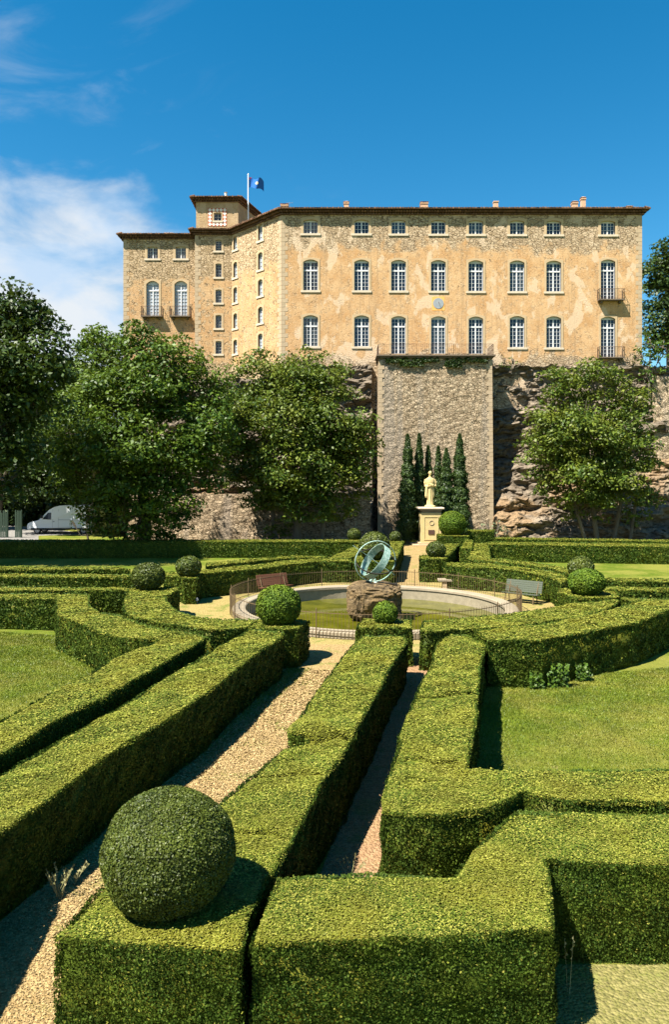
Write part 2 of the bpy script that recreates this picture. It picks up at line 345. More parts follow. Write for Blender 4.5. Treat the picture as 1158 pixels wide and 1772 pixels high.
# ---------------------------------------------------------------- ground, paths, basin hollow
O2 = Vector((G(648, 1056)[0], 31.9))             # basin centre
RB = 6.05
mb = MB(); n = 96
ring = [(O2.x+(RB-.2)*math.cos(2*math.pi*i/n), O2.y+(RB-.2)*math.sin(2*math.pi*i/n)) for i in range(n)]
out = []
for i in range(n):
    a = 2*math.pi*i/n; k = 700/max(abs(math.cos(a)), abs(math.sin(a))); out.append((O2.x+k*math.cos(a), O2.y+k*math.sin(a)))
mb.add([(x, y, 0) for x, y in ring]+[(x, y, 0) for x, y in out], [(i, n+i, n+(i+1) % n, (i+1) % n) for i in range(n)])
tag(mb.build('ground', M['lawn']), kind='structure')
def sheet(name, poly, z, mt):
    mb = MB(); mb.add([(x, y, z) for x, y in poly], [tuple(range(len(poly)))]); return tag(mb.build(name, mt), kind='structure')
mb = MB(); R1_, R2_ = RB-.15, 10.6
mb.add([(O2.x+r*math.cos(2*math.pi*i/n), O2.y+r*math.sin(2*math.pi*i/n), .004) for r in (R1_, R2_) for i in range(n)], [(i, n+i, n+(i+1) % n, (i+1) % n) for i in range(n)])
tag(mb.build('path_round_basin', M['dry']), kind='structure')
sheet('gravel_path', [(-7.0, 2), (-2.8, 2), (-2.2, 9), (.9, 21.5), (1.3, 25.2), (-1.5, 25.2), (-4.1, 10), (-5.0, 6)], .008, M['gravel'])
sheet('dirt_path', [(-.9, 6.5), (-.5, 6.5), (1.2, 9.3), (3.1, 20.5), (3.0, 22.3), (2.0, 22.3), (-.2, 10.5)], .012, M['dirt'])
sheet('far_path', [(2.7, 38.2), (4.75, 38.2), (6.9, 52), (9.8, 62), (9.8, 65), (5.6, 65), (4.8, 52)], .008, M['gravel'])
sheet('dry_grass', [(2.0, 4.5), (9, 4.5), (9, 8.55), (2.0, 8.55)], .004, M['dryp'])
sheet('parking_road', [G(-900, 938), G(66, 934), G(66, 927), G(170, 924), G(400, 915), G(400, 905), G(-1500, 905)], .008, M['asphalt'])

# basin
bas = empty('fountain_basin', (O2.x, O2.y, 0)); tag(bas, 'large round stone basin of green water with pale curb in the garden centre', 'basin')
mb = MB(); prof = [(RB-.5, -.9), (RB-.5, .18), (RB-.46, .24), (RB-.02, .24), (RB+.03, .18), (RB+.03, -.1)]
def ringmesh(prof, c, n=96):
    mb = MB(); vs = []
    for r, z in prof:
        for j in range(n):
            a = 2*math.pi*j/n; vs.append((c[0]+r*math.cos(a), c[1]+r*math.sin(a), z))
    k = len(prof); fs = [(i*n+j, i*n+(j+1) % n, ((i+1) % k)*n+(j+1) % n, ((i+1) % k)*n+j) for i in range(k) for j in range(n)]
    return mb.add(vs, fs)
ringmesh([(RB-.48, -.9), (RB-.48, .115), (RB-.05, .115), (RB-.05, -.9)], O2).build('basin_wall', M['rimwall'], bas)
ringmesh([(RB-.53, .12), (RB-.53, .22), (RB-.49, .25), (RB-.02, .25), (RB+.02, .22), (RB+.02, .02), (RB-.04, .02), (RB-.04, .12)], O2).build('curb', M['rim'], bas)
mb = MB(); mb.add([(O2.x+(RB-.45)*math.cos(2*math.pi*i/n), O2.y+(RB-.45)*math.sin(2*math.pi*i/n), -.36) for i in range(n)], [tuple(range(n))])
wt = mb.build('water', M['water']); tag(wt, kind='structure')
# fence round the basin
fen = empty('basin_fence', (O2.x, O2.y, 0)); tag(fen, 'low rusty iron picket fence running round the basin', 'fence')
RF = RB+.13
def on(r, a, z): return (O2.x+r*math.cos(a), O2.y+r*math.sin(a), z)
for zz, rr in ((.92, .016), (.30, .013)):
    MB().tube([on(RF, 2*math.pi*i/96, zz) for i in range(96)], rr, 4, closed=True).build('rail', M['darkiron'], fen)
mb = MB()
for i in range(288):
    a = 2*math.pi*i/288
    if i % 18: mb.bar(on(RF, a, .05), on(RF, a, 1.0), .0085)
tag(mb.build('pickets', M['darkiron'], fen), kind='stuff')
for i in range(16):
    a = 2*math.pi*i/16
    MB().tube([on(RF, a, 0), on(RF, a, 1.04), on(RF, a, 1.09)], [.022, .022, .006], 6).build('post', M['darkiron'], fen)
MB().box(G(403, 1070)[0]-.12, G(403, 1070)[0]+.12, 31.0, 31.3, 0, .16).build('corner_stone', M['rim'], bas, bevel=.02)

# rock in the basin
def rock(name, c, s, amp, seed, mt, sub=5, fl=.0, parent=None):
    bm = bmesh.new(); bmesh.ops.create_icosphere(bm, subdivisions=sub, radius=1)
    for v in bm.verts:
        d = v.co.copy(); q = d*1.0+Vector((seed, seed*.7, 0))
        k = 1+amp*(noise.fractal(q*1.3, 1, 2, 6)*.8+(.5-abs(noise.noise(q*3.2)))*.45+noise.noise(q*9)*.16)
        e = Vector((math.copysign(abs(d.x)**.62, d.x), math.copysign(abs(d.y)**.62, d.y), math.copysign(abs(d.z)**.55, d.z)))
        v.co = Vector((e.x*s[0]*k, e.y*s[1]*k, e.z*s[2]*(1+.55*(k-1))))
        if v.co.z < 0: v.co.x *= 1-.12*(-v.co.z/s[2]); v.co.y *= 1-.12*(-v.co.z/s[2])
        v.co += Vector(c)
    me = bpy.data.meshes.new(name); bm.to_mesh(me); bm.free(); return link(name, me, mt, parent)
rk = rock('fountain_rock', (O2.x+.02, O2.y, .38), (1.12, 1.05, .80), .30, 3.1, M['tufa'], 6)
base_at(rk); tag(rk, 'craggy brown tufa boulder in the basin carrying the armillary sphere', 'rock')
rk2 = rock('foot_stone', (O2.x+.05, O2.y, -.45), (.75, .7, .30), .25, 9.1, M['rimwall'], 4); rk2.parent = rk; rk2.data.transform(Matrix.Translation(-rk.location))

# armillary sphere
ac = Vector((O2.x+.05, O2.y, 2.10)); arm = empty('armillary_sphere', (ac.x, ac.y, 1.15)); tag(arm, 'verdigris bronze armillary sphere sundial standing on the basin rock', 'armillary sphere')
ax = Vector((-.76, -.30, .56)).normalized()
def frame(nrm):
    nrm = nrm.normalized(); u = nrm.cross(Vector((0, 0, 1))); u.normalize(); return u, nrm.cross(u)
def circ(c, nrm, r, k=64): u, v = frame(nrm); return [c+(u*math.cos(2*math.pi*i/k)+v*math.sin(2*math.pi*i/k))*r for i in range(k)]
def band(c, nrm, r, wd, th=.018, k=72):
    mb = MB(); vs = []; nrm = nrm.normalized()
    for rr, hh in ((r, -wd), (r, wd), (r-th, wd), (r-th, -wd)): vs += [p+nrm*hh for p in circ(c, nrm, rr, k)]
    return mb.add(vs, [(i*k+j, i*k+(j+1) % k, ((i+1) % 4)*k+(j+1) % k, ((i+1) % 4)*k+j) for i in range(4) for j in range(k)])
band(ac, ax, .80, .165).build('equator_band', M['verdi'], arm, smooth=False)
mer = ax.cross(Vector((.35, .1, 1))).normalized(); mer = (Vector((0, -1, 0)) - ax*ax.dot(Vector((0, -1, 0)))).normalized()
band(ac, mer, .92, .028, .03).build('meridian_ring', M['verdi'], arm)
band(ac, Vector((.10, -.50, .86)), .90, .022, .035).build('horizon_ring', M['bronze_dark'], arm)
MB().tube([ac+ax*1.28, ac-ax*1.12], .013, 6).build('gnomon_rod', M['verdi'], arm)
mb = MB(); mb.tube([(ac.x-.2, ac.y, 1.14), (ac.x-.22, ac.y, 1.25), (ac.x-.14, ac.y-.02, 1.34)], [.10, .07, .04], 8); mb.tube([(ac.x+.0, ac.y, 1.12), (ac.x+.0, ac.y, 1.22), (ac.x-.03, ac.y, 1.34)], [.11, .06, .05], 8)
mb.build('foot', M['verdi'], arm)
mb = MB(); mb.tube([(ac.x+.12, ac.y, 1.08), (ac.x+.1, ac.y, 1.24)], .02, 6); mb.tube([(ac.x+.95, ac.y+.1, 1.1), (ac.x+.1, ac.y, 1.2)], [.05, .015], 6); mb.build('strut', M['bronze_dark'], arm)

# ---------------------------------------------------------------- hedges
def und(x, y, k=1.0): return .6*(.028*np.sin(x*2.1+y*1.3)+.022*np.sin(x*.9-y*2.4+1)+.014*np.sin(x*5.3+y*4.1)+.012*np.sin(-x*6.7+y*7.9+2))
def lsz(Y): return np.clip(.0023*Y, .019, .08)
def sample_poly(poly, n):
    tris = geometry.tessellate_polygon([[Vector((x, y, 0)) for x, y in poly]])
    A = np.array([[poly[i] for i in t3] for t3 in tris]); ar = np.abs(np.cross(A[:, 1]-A[:, 0], A[:, 2]-A[:, 0]))/2
    k = RS.choice(len(A), n, p=ar/ar.sum()); a, b = RS.rand(n), RS.rand(n); f = a+b > 1; a[f] = 1-a[f]; b[f] = 1-b[f]
    return A[k, 0]+(A[k, 1]-A[k, 0])*a[:, None]+(A[k, 2]-A[k, 0])*b[:, None], ar.sum()
def poly_area(p): return sum(p[i][0]*p[(i+1) % len(p)][1]-p[(i+1) % len(p)][0]*p[i][1] for i in range(len(p)))/2
def smooth_poly(poly):
    return poly
def hedge(px, label, z=1.15, bumps=(), grooves=(), world=False, group='clipped box hedges of the garden', mt='hedge', grp=True, cat='hedge'):
    poly = [Vector(q) for q in px] if world else [Vector(G(x, y, z)) for x, y in px]
    if poly_area(poly) < 0: poly.reverse()
    n = len(poly); ys = [p.y for p in poly]; s0 = float(lsz(min(ys))); cov = 1.9
    Vs = []
    # top
    _, area = sample_poly(poly, 1); N = int(area*cov/(.5*s0*s0))
    q, _ = sample_poly(poly, N); keep = RS.rand(N) < (s0/lsz(q[:, 1]))**2; q = q[keep]
    # distance to the edge rounds the shoulder
    dmin = np.full(len(q), 9.0); 
    for i in range(n):
        a = np.array(poly[i]); b = np.array(poly[(i+1) % n]); ab = b-a; L2 = max((ab**2).sum(), 1e-9)
        tt = np.clip(((q-a)@ab)/L2, 0, 1); dmin = np.minimum(dmin, np.linalg.norm(q-(a+tt[:, None]*ab), axis=1))
    zt = z+und(q[:, 0], q[:, 1])+RS.uniform(-.018, .008, len(q))-.03*np.clip(1-dmin/.05, 0, 1)**2
    for bx, by, br, bh in bumps: zt += bh*np.exp(-((q[:, 0]-bx)**2+(q[:, 1]-by)**2)/br**2)
    for gx0, gy0, gx1, gy1, gw, gd in grooves:
        a = np.array(G(gx0, gy0, z)); b = np.array(G(gx1, gy1, z)); ab = b-a; tt = ((q-a)@ab)/(ab@ab); wob = .05*np.sin(tt*9+gx0)
        dd_ = ((q-a)@np.array([-ab[1], ab[0]]))/np.linalg.norm(ab)+wob; zt -= gd*np.exp(-(dd_/gw)**2)*((tt > 0) & (tt < 1))
    pts = np.column_stack([q, zt]); Vs.append((pts, np.tile([0, 0, 1.0], (len(q), 1)), lsz(q[:, 1]))); ntop = len(q)
    # sides
    for i in range(n):
        a = poly[i]; b = poly[(i+1) % n]; L = (b-a).length
        if L < .02: continue
        d = (b-a)/L; nr = np.array([d.y, -d.x, 0])
        s1 = float(lsz(min(a.y, b.y))); N = int(L*z*cov/(.5*s1*s1)); u = RS.rand(N)*L; hh = RS.rand(N)*(z+.02)
        X = a.x+d.x*u; Y = a.y+d.y*u; keep = RS.rand(N) < (s1/lsz(Y))**2; X, Y, hh = X[keep], Y[keep], hh[keep]
        off = und(X+hh*1.7, Y-hh*1.3)*.8+.012*np.sin(X*11+hh*9)+.012*np.sin(Y*10-hh*12)+RS.uniform(-.03, .012, len(X))
        pts = np.column_stack([X+nr[0]*off, Y+nr[1]*off, hh]); Vs.append((pts, np.tile(nr, (len(X), 1)), lsz(Y)))
    for k_ in range(1, len(Vs)):             # thin and bare places low on the sides
        p_, n_, z_ = Vs[k_]; wv_ = np.sin(p_[:, 0]*3.1+p_[:, 1]*2.3)+np.sin(p_[:, 0]*7.7-p_[:, 1]*5.9+2)+.8*np.sin(p_[:, 2]*13+p_[:, 0]*9-p_[:, 1]*8); lim = 1.75-.9*np.clip(1-p_[:, 2]/.3, 0, 1)
        kk = (wv_ < lim) | (RS.rand(len(p_)) < .35); Vs[k_] = (p_[kk], n_[kk], z_[kk])
    st_ = RS.rand(ntop) < .012; Vs[0][0][st_, 2] += RS.uniform(.015, .06, st_.sum())
    PT = np.concatenate([v[0] for v in Vs]); NN = np.concatenate([v[1] for v in Vs]); SZ = np.concatenate([v[2] for v in Vs])
    JT = np.full((len(PT), 1), .36); JT[:ntop] = .20; NN[ntop:, 2] -= .32  # side leaves tilted down so they catch less sun
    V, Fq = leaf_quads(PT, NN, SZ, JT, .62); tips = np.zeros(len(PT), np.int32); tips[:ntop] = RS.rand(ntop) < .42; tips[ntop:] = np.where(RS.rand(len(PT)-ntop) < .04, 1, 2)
    # woody inner body, a few centimetres inside
    ins = []
    for i in range(n):
        p0, p1, p2 = poly[i-1], poly[i], poly[(i+1) % n]; e1 = (p1-p0); e2 = (p2-p1)
        if e1.length < 1e-6 or e2.length < 1e-6: ins.append((p1.x, p1.y)); continue
        e1.normalize(); e2.normalize(); n1_ = Vector((e1.y, -e1.x)); n2_ = Vector((e2.y, -e2.x)); k = n1_+n2_
        k = k/max(k.length_squared, .5)*2*.05; ins.append((p1.x-k.x, p1.y-k.y))
    mb = MB(); mb.prism(ins, 0, z-.075)
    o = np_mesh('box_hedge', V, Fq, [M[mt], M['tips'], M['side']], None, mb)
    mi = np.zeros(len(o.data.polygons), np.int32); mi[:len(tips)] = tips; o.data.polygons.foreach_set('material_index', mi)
    # origin at base
    c = Vector((sum(p.x for p in poly)/n, sum(p.y for p in poly)/n, 0)); o.data.transform(Matrix.Translation(-c)); o.location = c
    return tag(o, label, cat, group if grp else None)
def ball(px, Zc, z0, r, label, sq=.93, group='clipped box balls', mt='ball'):
    c = Vector(((px-CX)/F*Zc, Zc, z0+r*sq*.93)); s0 = float(lsz(Zc-r))*.92; N = int(4*math.pi*r*r*2.0/(.5*s0*s0))
    d = RS.normal(size=(N, 3)); d /= np.linalg.norm(d, axis=1)[:, None]
    rr = r*(1+RS.uniform(-.045, .015, N)+.014*np.sin(d[:, 0]*3.6+px)+.012*np.sin(d[:, 1]*6+d[:, 2]*7+px))
    pt = d*rr[:, None]*np.array([1, 1, sq]); keep = pt[:, 2] > -r*sq*.96; pt = pt[keep]; d = d[keep]
    V, Fq = leaf_quads(pt, d, s0, .6, .62)
    mb = MB(); k = 14; mb.lathe((0, 0, 0), [(max(.01, r*.93*math.sin(math.pi*i/k)), -r*.93*sq*math.cos(math.pi*i/k)) for i in range(k+1)], 24)
    o = np_mesh('topiary_ball', V+np.array([0, 0, r*sq*.93]), Fq, M[mt], None, mb)
    n0 = len(V); me = o.data; a = np.empty(len(me.vertices)*3, np.float32); me.vertices.foreach_get('co', a); a = a.reshape(-1, 3); a[n0:, 2] += r*sq*.93; me.vertices.foreach_set('co', a.ravel()); me.update()
    o.location = (c.x, c.y, z0); return tag(o, label, 'topiary ball', group)

# near hedges (top outlines read off the photograph and laid on the hedge-top plane)
hedge([(91, 1622), (250, 1637), (414, 1650), (430, 1590), (464, 1520), (479, 1505), (514, 1437), (555, 1357), (593, 1309), (624, 1250), (656, 1195), (678, 1150), (704, 1112), (698, 1102), (628, 1101), (609, 1118), (560, 1180), (512, 1252), (496, 1268), (505, 1275), (528, 1277), (532, 1290), (490, 1300), (388, 1383), (300, 1450), (175, 1538)],
      'long hedge in the lower left carrying the biggest ball on its broad near end', bumps=((*G(530, 1262, 1.15), .55, .10), (*G(600, 1262, 1.15), .5, .08)), grooves=((395, 1438, 505, 1446, .05, .06), (400, 1342, 560, 1340, .05, .04), (500, 1286, 600, 1278, .09, .16), (545, 1190, 650, 1196, .06, .05)))
hedge([(437, 1639), (727, 1622), (956, 1610), (960, 1600), (955, 1531), (947, 1500), (942, 1490), (956, 1488), (1002, 1495), (1158, 1498), (1340, 1500), (1340, 1414), (1158, 1412), (956, 1407), (897, 1405), (858, 1433), (819, 1472), (790, 1522), (773, 1523), (694, 1516), (642, 1514), (479, 1519)],
      'nearest hedge across bottom right, stepping back at the right edge')
hedge([(662, 1408), (700, 1411), (763, 1411), (834, 1403), (874, 1387), (904, 1371), (937, 1379), (985, 1387), (1158, 1390), (1330, 1392), (1330, 1334), (1158, 1333), (990, 1334), (880, 1335), (807, 1332), (813, 1310), (819, 1280), (827, 1209), (832, 1150), (839, 1117), (812, 1100), (780, 1099), (758, 1111), (745, 1153), (721, 1202), (704, 1240), (692, 1274), (690, 1299), (672, 1343), (661, 1380)],
      'L-shaped hedge right of the dirt path, bordering the right lawn', grooves=((715, 1206, 830, 1198, .09, .11), (738, 1156, 835, 1156, .05, .05), (700, 1310, 790, 1322, .07, .06), (700, 1345, 760, 1352, .06, .05)))
E_z = 1.28
hedge([(845, 1108), (939, 1109), (1029, 1092), (1101, 1079), (1158, 1056), (1260, 1000), (1250, 988), (1158, 1037), (1094, 1042), (1065, 1054), (1029, 1062), (957, 1077), (884, 1085), (822, 1091)],
      'curved outer hedge sweeping from the L-shaped hedge to the right edge of the photo', z=E_z)
hedge([(727, 1093), (740, 1094), (805, 1090), (877, 1086), (942, 1077), (1011, 1068), (1058, 1052), (1072, 1040), (1062, 1038), (1030, 1042), (993, 1044), (964, 1050), (920, 1057), (884, 1062), (834, 1066), (787, 1071), (733, 1075)],
      'thin curved hedge between the basin and the curved outer right hedge')
hedge([(616, 1088), (714, 1088), (712, 1073), (629, 1072)], 'square hedge block right of the near path, with a small ball before the rock', cat='hedge')
hedge([(967, 1026), (1000, 1036), (1065, 1036), (1074, 1035), (1066, 1022), (1042, 1017), (969, 1019)], 'hedge pad under the bright green ball right of the basin')
hedge([(0, 1440), (65, 1398), (130, 1349), (203, 1297), (276, 1254), (363, 1197), (414, 1154), (452, 1126), (484, 1107), (491, 1095), (432, 1090), (400, 1108), (320, 1154), (194, 1232), (86, 1292), (0, 1342), (-180, 1440), (-420, 1640), (-160, 1640), (-30, 1486)],
      'long straight hedge left of the near gravel path, dark along its right side')
hedge([(0, 1306), (86, 1254), (164, 1215), (233, 1176), (276, 1152), (350, 1109), (354, 1103), (340, 1099), (269, 1087), (221, 1073), (207, 1064), (173, 1061), (154, 1049), (152, 1028), (0, 1028), (-200, 1027), (-200, 1036), (0, 1036), (97, 1038), (98, 1066), (128, 1076), (166, 1093), (207, 1105), (276, 1108), (193, 1142), (159, 1163), (80, 1205), (-60, 1280), (-200, 1360), (-200, 1420)],
      'hooked hedge with a curved inner face beside the left lawn')
hedge([(221, 1021), (213, 1045), (221, 1066), (262, 1076), (311, 1083), (363, 1092), (410, 1089), (440, 1085), (446, 1074), (432, 1072), (380, 1072), (340, 1068), (309, 1059), (294, 1048), (284, 1031), (309, 1022), (307, 1016), (225, 1018)],
      'inner ring hedge curving left of the basin, its back end under an olive ball')
hedge([(428, 1088), (490, 1091), (516, 1089), (536, 1074), (500, 1072), (447, 1072)], 'hedge block at the basin end of the near path, carrying a round green ball')
hedge([(-200, 1016), (0, 1016), (222, 1018), (220, 1023), (0, 1023), (-200, 1023)], 'straight left hedge running up to the inner ring hedge')
hedge([(-200, 993), (0, 993), (222, 995), (238, 1000), (0, 1000), (-200, 1000)], 'middle one of the three straight hedges at far left')
hedge([(-200, 980), (0, 981), (205, 982), (225, 986), (0, 987), (-200, 987)], 'farthest of the three straight hedges at far left')
hedge([(284, 998), (312, 999), (319, 1002), (339, 1002), (348, 994), (402, 988.5), (460, 984), (494, 978), (553, 972), (608, 972), (606, 967), (553, 966.5), (500, 970), (460, 975), (424, 978), (350, 987), (330, 989), (284, 990)],
      'ring hedge behind the brown bench with a deep shaded inner face')
hedge([(357, 981), (424, 973.5), (500, 966), (566, 965.5), (560, 962.5), (500, 962.5), (424, 968), (357, 975)], 'thin outer ring hedge behind the shaded ring hedge at left')
hedge([(611, 972), (682, 973), (686, 968), (699, 937), (674, 936), (660, 958), (616, 962)], 'hedge along the left side of the far path, with the largest far ball')
hedge([(567, 966), (603, 967.5), (668, 937), (634, 936)], 'bright-topped slanting hedge left of the far path')
hedge([(-300, 934), (300, 934), (636, 934), (631, 938), (300, 938), (-300, 939)], 'long hedge under the trees at the back left of the garden')
hedge([(727, 968.5), (771, 968.5), (795, 941.5), (768, 941), (757, 958), (727, 962)], 'hedge block right of the far path under a dark green ball', z=1.25)
hedge([(757, 928), (812, 928.5), (812, 924), (757, 924)], 'hedge beside the statue pedestal under a broad dome', z=1.2)
hedge([(797, 949), (817, 950), (819, 935), (806, 934)], 'dark narrow hedge between the dome and the far path block', z=1.3)
hedge([(810, 968), (850, 968), (845, 940), (820, 940)], 'short bright-topped hedge pointing at the cypress clump')
hedge([(810, 920), (855, 920), (856, 917), (810, 917)], 'boxy hedge at the foot of the cliff right of the dome', z=1.45)
hedge([(846, 943), (1000, 945), (1158, 947), (1400, 950), (1400, 944), (1158, 941.5), (1000, 939.5), (845, 938)], 'long straight hedge across the far right lawn')
hedge([(857, 933), (1158, 938), (1400, 941), (1400, 938), (1158, 934.5), (857, 930)], 'low hedge behind the long far right hedge', z=1.0)
hedge([(772, 981), (848, 984), (902, 989), (957, 1000), (971, 1011), (985, 1003), (975, 995), (957, 989), (913, 983), (848, 975), (772, 974)], 'ring hedge behind the green bench and the stone seat')
hedge([(812, 969), (900, 977), (957, 985), (985, 994), (1000, 992), (985, 983), (930, 974), (870, 967.5), (812, 964)], 'thin outer ring hedge behind the green bench hedge')
hedge([(1053, 1006), (1158, 1008), (1400, 1011), (1400, 1005), (1158, 1002), (1045, 1001)], 'right hedge just behind the bright green ball, farthest of three')
hedge([(1048, 1022), (1158, 1024), (1400, 1026), (1400, 1019), (1158, 1017), (1046, 1016)], 'right hedge level with the bright green ball, middle of three')
hedge([(1078, 1037), (1100, 1046), (1158, 1046), (1300, 1047), (1300, 1039), (1158, 1037.5), (1076, 1035)], 'right hedge just behind the curved outer hedge, nearest of three')

ball(292, 7.86, 1.08, .695, 'biggest dense clipped ball on the near hedge end at lower left', .90)
ball(482, 22.95, 1.12, .685, 'round green ball on the hedge block left of the near path end', mt='fresh')
ball(667, 23.1, 1.12, .385, 'small ball on the hedge block in front of the basin rock', mt='fresh')
ball(256, 30.4, 1.12, .665, 'olive ball on the back end of the inner left ring hedge', .85)
ball(326, 34.4, 1.12, .58, 'ball on the corner end of the shaded ring hedge behind the brown bench', .85)
ball(1016, 28.9, 1.12, .69, 'bright green ball on the hedge pad right of the basin', .78, mt='fresh')
ball(1006, 34.5, 1.05, .60, 'yellowish ball partly behind the bright green ball', .85)
ball(613, 55.4, 1.12, .49, 'tiny ball on the back hedge left of the armillary sphere')
ball(684, 54.2, 1.12, .41, 'tiny ball at the far end of the hedge left of the far path')
ball(648, 41.4, 1.12, .88, 'large dark ball seen through the rings of the armillary sphere')
ball(755, 42.0, 1.2, .56, 'dark green ball on the block right of the far path', .85)
ball(783, 59.5, 1.15, 1.08, 'broad bright dome right of the statue pedestal', .95, mt='fresh')

# ---------------------------------------------------------------- lawn blades, gravel stones (uncountable)
def inpoly(q, poly):
    x, y = q[:, 0], q[:, 1]; r = np.zeros(len(q), bool); n = len(poly)
    for i in range(n):
        x1, y1 = poly[i]; x2, y2 = poly[(i+1) % n]
        c = ((y1 > y) != (y2 > y)) & (x < (x2-x1)*(y-y1)/((y2-y1) or 1e-9)+x1); r ^= c
    return r
def blades(regions, name, label):
    VV = []; FF = []; off = 0
    for poly, dens in regions:
        xs = [p[0] for p in poly]; ys = [p[1] for p in poly]; A = (max(xs)-min(xs))*(max(ys)-min(ys)); N = int(A*dens)
        q = np.column_stack([RS.uniform(min(xs), max(xs), N), RS.uniform(min(ys), max(ys), N)]); q = q[inpoly(q, poly)]
        n = len(q); h = np.clip(.0017*q[:, 1], .014, .05)*RS.uniform(.5, 1.4, n); a = RS.rand(n)*6.28; ln = RS.normal(size=(n, 2))*.6*h[:, None]; wd = h*.3
        b0 = np.column_stack([q[:, 0]-np.cos(a)*wd, q[:, 1]-np.sin(a)*wd, np.zeros(n)]); b1 = np.column_stack([q[:, 0]+np.cos(a)*wd, q[:, 1]+np.sin(a)*wd, np.zeros(n)])
        tp = np.column_stack([q[:, 0]+ln[:, 0], q[:, 1]+ln[:, 1], h])
        VV.append(np.stack([b0, b1, tp], 1).reshape(-1, 3)); FF.append(np.arange(n*3).reshape(n, 3)+off); off += n*3
    o = np_mesh(name, np.concatenate(VV), np.concatenate(FF), M['grass']); return tag(o, label, 'grass', kind='stuff')
blades([([(2.4, 13.3), (12, 13.3), (16, 24), (4.2, 20.3)], 2400), ([(2.2, 5.5), (8, 5.5), (8, 8.7), (2.2, 8.7)], 700), ([(3.3, 7.3), (3.7, 7.25), (3.75, 7.6), (3.35, 7.65)], 5000), ([(4.2, 6.2), (5, 6.2), (4.8, 6.9), (4.3, 7)], 3500),
        ([(-8.5, 13), (-5.4, 18.5), (-6.0, 21.6), (-6.3, 25.5), (-13, 27.5), (-20, 27), (-15, 13)], 1500), ([(-5.0, 8.5), (-4.0, 8.5), (-.7, 22), (-1.4, 22)], 2500), ([(-5.4, 5.4), (-3, 5.4), (-2.5, 8), (.7, 21.5), (-.9, 22), (-4.0, 10)], 170), ([(.0, 8), (.5, 8), (1.5, 10), (3.0, 21), (2.2, 21.5)], 200)], 'grass', 'short sunlit lawn grass between the hedges')
N = 70000; poly = [(-5.4, 5.4), (-3, 5.4), (-2.5, 8), (.7, 21.5), (-.9, 22), (-4.0, 10)]
q = np.column_stack([RS.uniform(-5.5, 1.0, N*2), 5.4+17*RS.rand(N*2)**1.6]); q = q[inpoly(q, poly)]
V, Fq = leaf_quads(np.column_stack([q, np.full(len(q), .018)]), np.tile([0, 0, 1.0], (len(q), 1)), np.clip(.0019*q[:, 1], .011, .05), .45, .75)
tag(np_mesh('gravel_stones', V, Fq, M['pebble']), 'loose pale gravel stones on the near path', 'gravel', kind='stuff')

# ---------------------------------------------------------------- terrain behind: cliff and plateau
BX0, BX1, BY = (656-CX)/F*69.4, (852-CX)/F*69.4, 69.4
def cliff_y(x, z):
    t_ = max(0, min(1, z/17.0)); y = 67.2+4.25*(1-(1-t_)**2.1)
    if BX1-.05 <= x: y += max(0, 1-(x-BX1)/5.5)*(.15+5.5*t_*(1-t_))
    if BX0-.6 < x < BX1-.05: y = 71.4+.9*t_
    return y
nx, nz = 420, 110; mb = MB(); x0, x1 = -18.5, 75.0
vs = []
for j in range(nz+1):
    z = -.3+j/nz*17.8
    for i in range(nx+1):
        x = x0+(x1-x0)*i/nx; y = cliff_y(x, z)
        q = Vector((x*.33, z*.85, 4.2)); k = noise.fractal(q, 1, 2.1, 6)
        led = (z*.55+noise.noise(Vector((x*.15, z*.2, 9)))*1.6) % 1.0
        d = k*.95+.34*(led-.5)+.40*noise.noise(Vector((x*1.6, z*3.1, 1.7)))+.14*noise.noise(Vector((x*4.3, z*7.1, 3.7)))
        inside = BX0-.6 < x < BX1-.05
        zk = .952 if x > -5 else max(.88, .952+.05*(x+5)); vs.append((x+.25*noise.noise(Vector((x, z, 5))), y-(d*(.25 if inside else 1)), z*zk+.25*noise.noise(Vector((x*1.1, z, 8)))))
fs = [(j*(nx+1)+i, j*(nx+1)+i+1, (j+1)*(nx+1)+i+1, (j+1)*(nx+1)+i) for j in range(nz) for i in range(nx)]
mb.add(vs, fs); tag(mb.build('cliff', M['cliff'], smooth=False), kind='structure')
mb = MB(); mb.add([(-18.4, 72.6, 15.2), (75, 72.6, 16.4), (75, 200, 17), (-24, 200, 17), (-60, 200, -.2), (-60, 110, -.2), (-22, 72.6, -.2)], [(0, 1, 2, 3), (0, 3, 4, 5, 6)])
tag(mb.build('plateau', M['lawn']), kind='structure')
# masonry at the foot of the cliff, left, and the high wall at the right
def bumpy_wall(xa, xb, z1, y0, lean, mt, name, label, step=.25):
    nx = int((xb-xa)/step); nz = int(z1/step); vs = []
    for j in range(nz+1):
        for i in range(nx+1):
            x = xa+(xb-xa)*i/nx; z = z1*j/nz
            zz = z+(.25*noise.noise(Vector((x*.8, 0, 3))) if j == nz else 0)
            vs.append((x, y0+lean*z/z1-.10*noise.noise(Vector((x*1.7, z*2.1, 2)))-.22*noise.noise(Vector((x*.4, z*.4, 7))), zz))
    k = (nx+1)*(nz+1); vs += [(xa, y0+1.2, 0), (xb, y0+1.2, 0), (xb, y0+1.2+lean, z1), (xa, y0+1.2+lean, z1)]
    fs = [(j*(nx+1)+i, j*(nx+1)+i+1, (j+1)*(nx+1)+i+1, (j+1)*(nx+1)+i) for j in range(nz) for i in range(nx)]
    top = [nz*(nx+1)+i for i in range(nx+1)]
    fs += [(k+1, k, k+3, k+2), tuple(top[::-1]+[k+3, k+2][::1]) if False else tuple([k+3, k+2]+top[::-1])]
    fs += [tuple([k+3, k]+[j*(nx+1) for j in range(nz+1)]), tuple([k+1, k+2]+[j*(nx+1)+nx for j in range(nz, -1, -1)])]
    mb = MB(); mb.add(vs, fs); o = base_at(mb.build(name, mt)); return tag(o, label, 'wall')
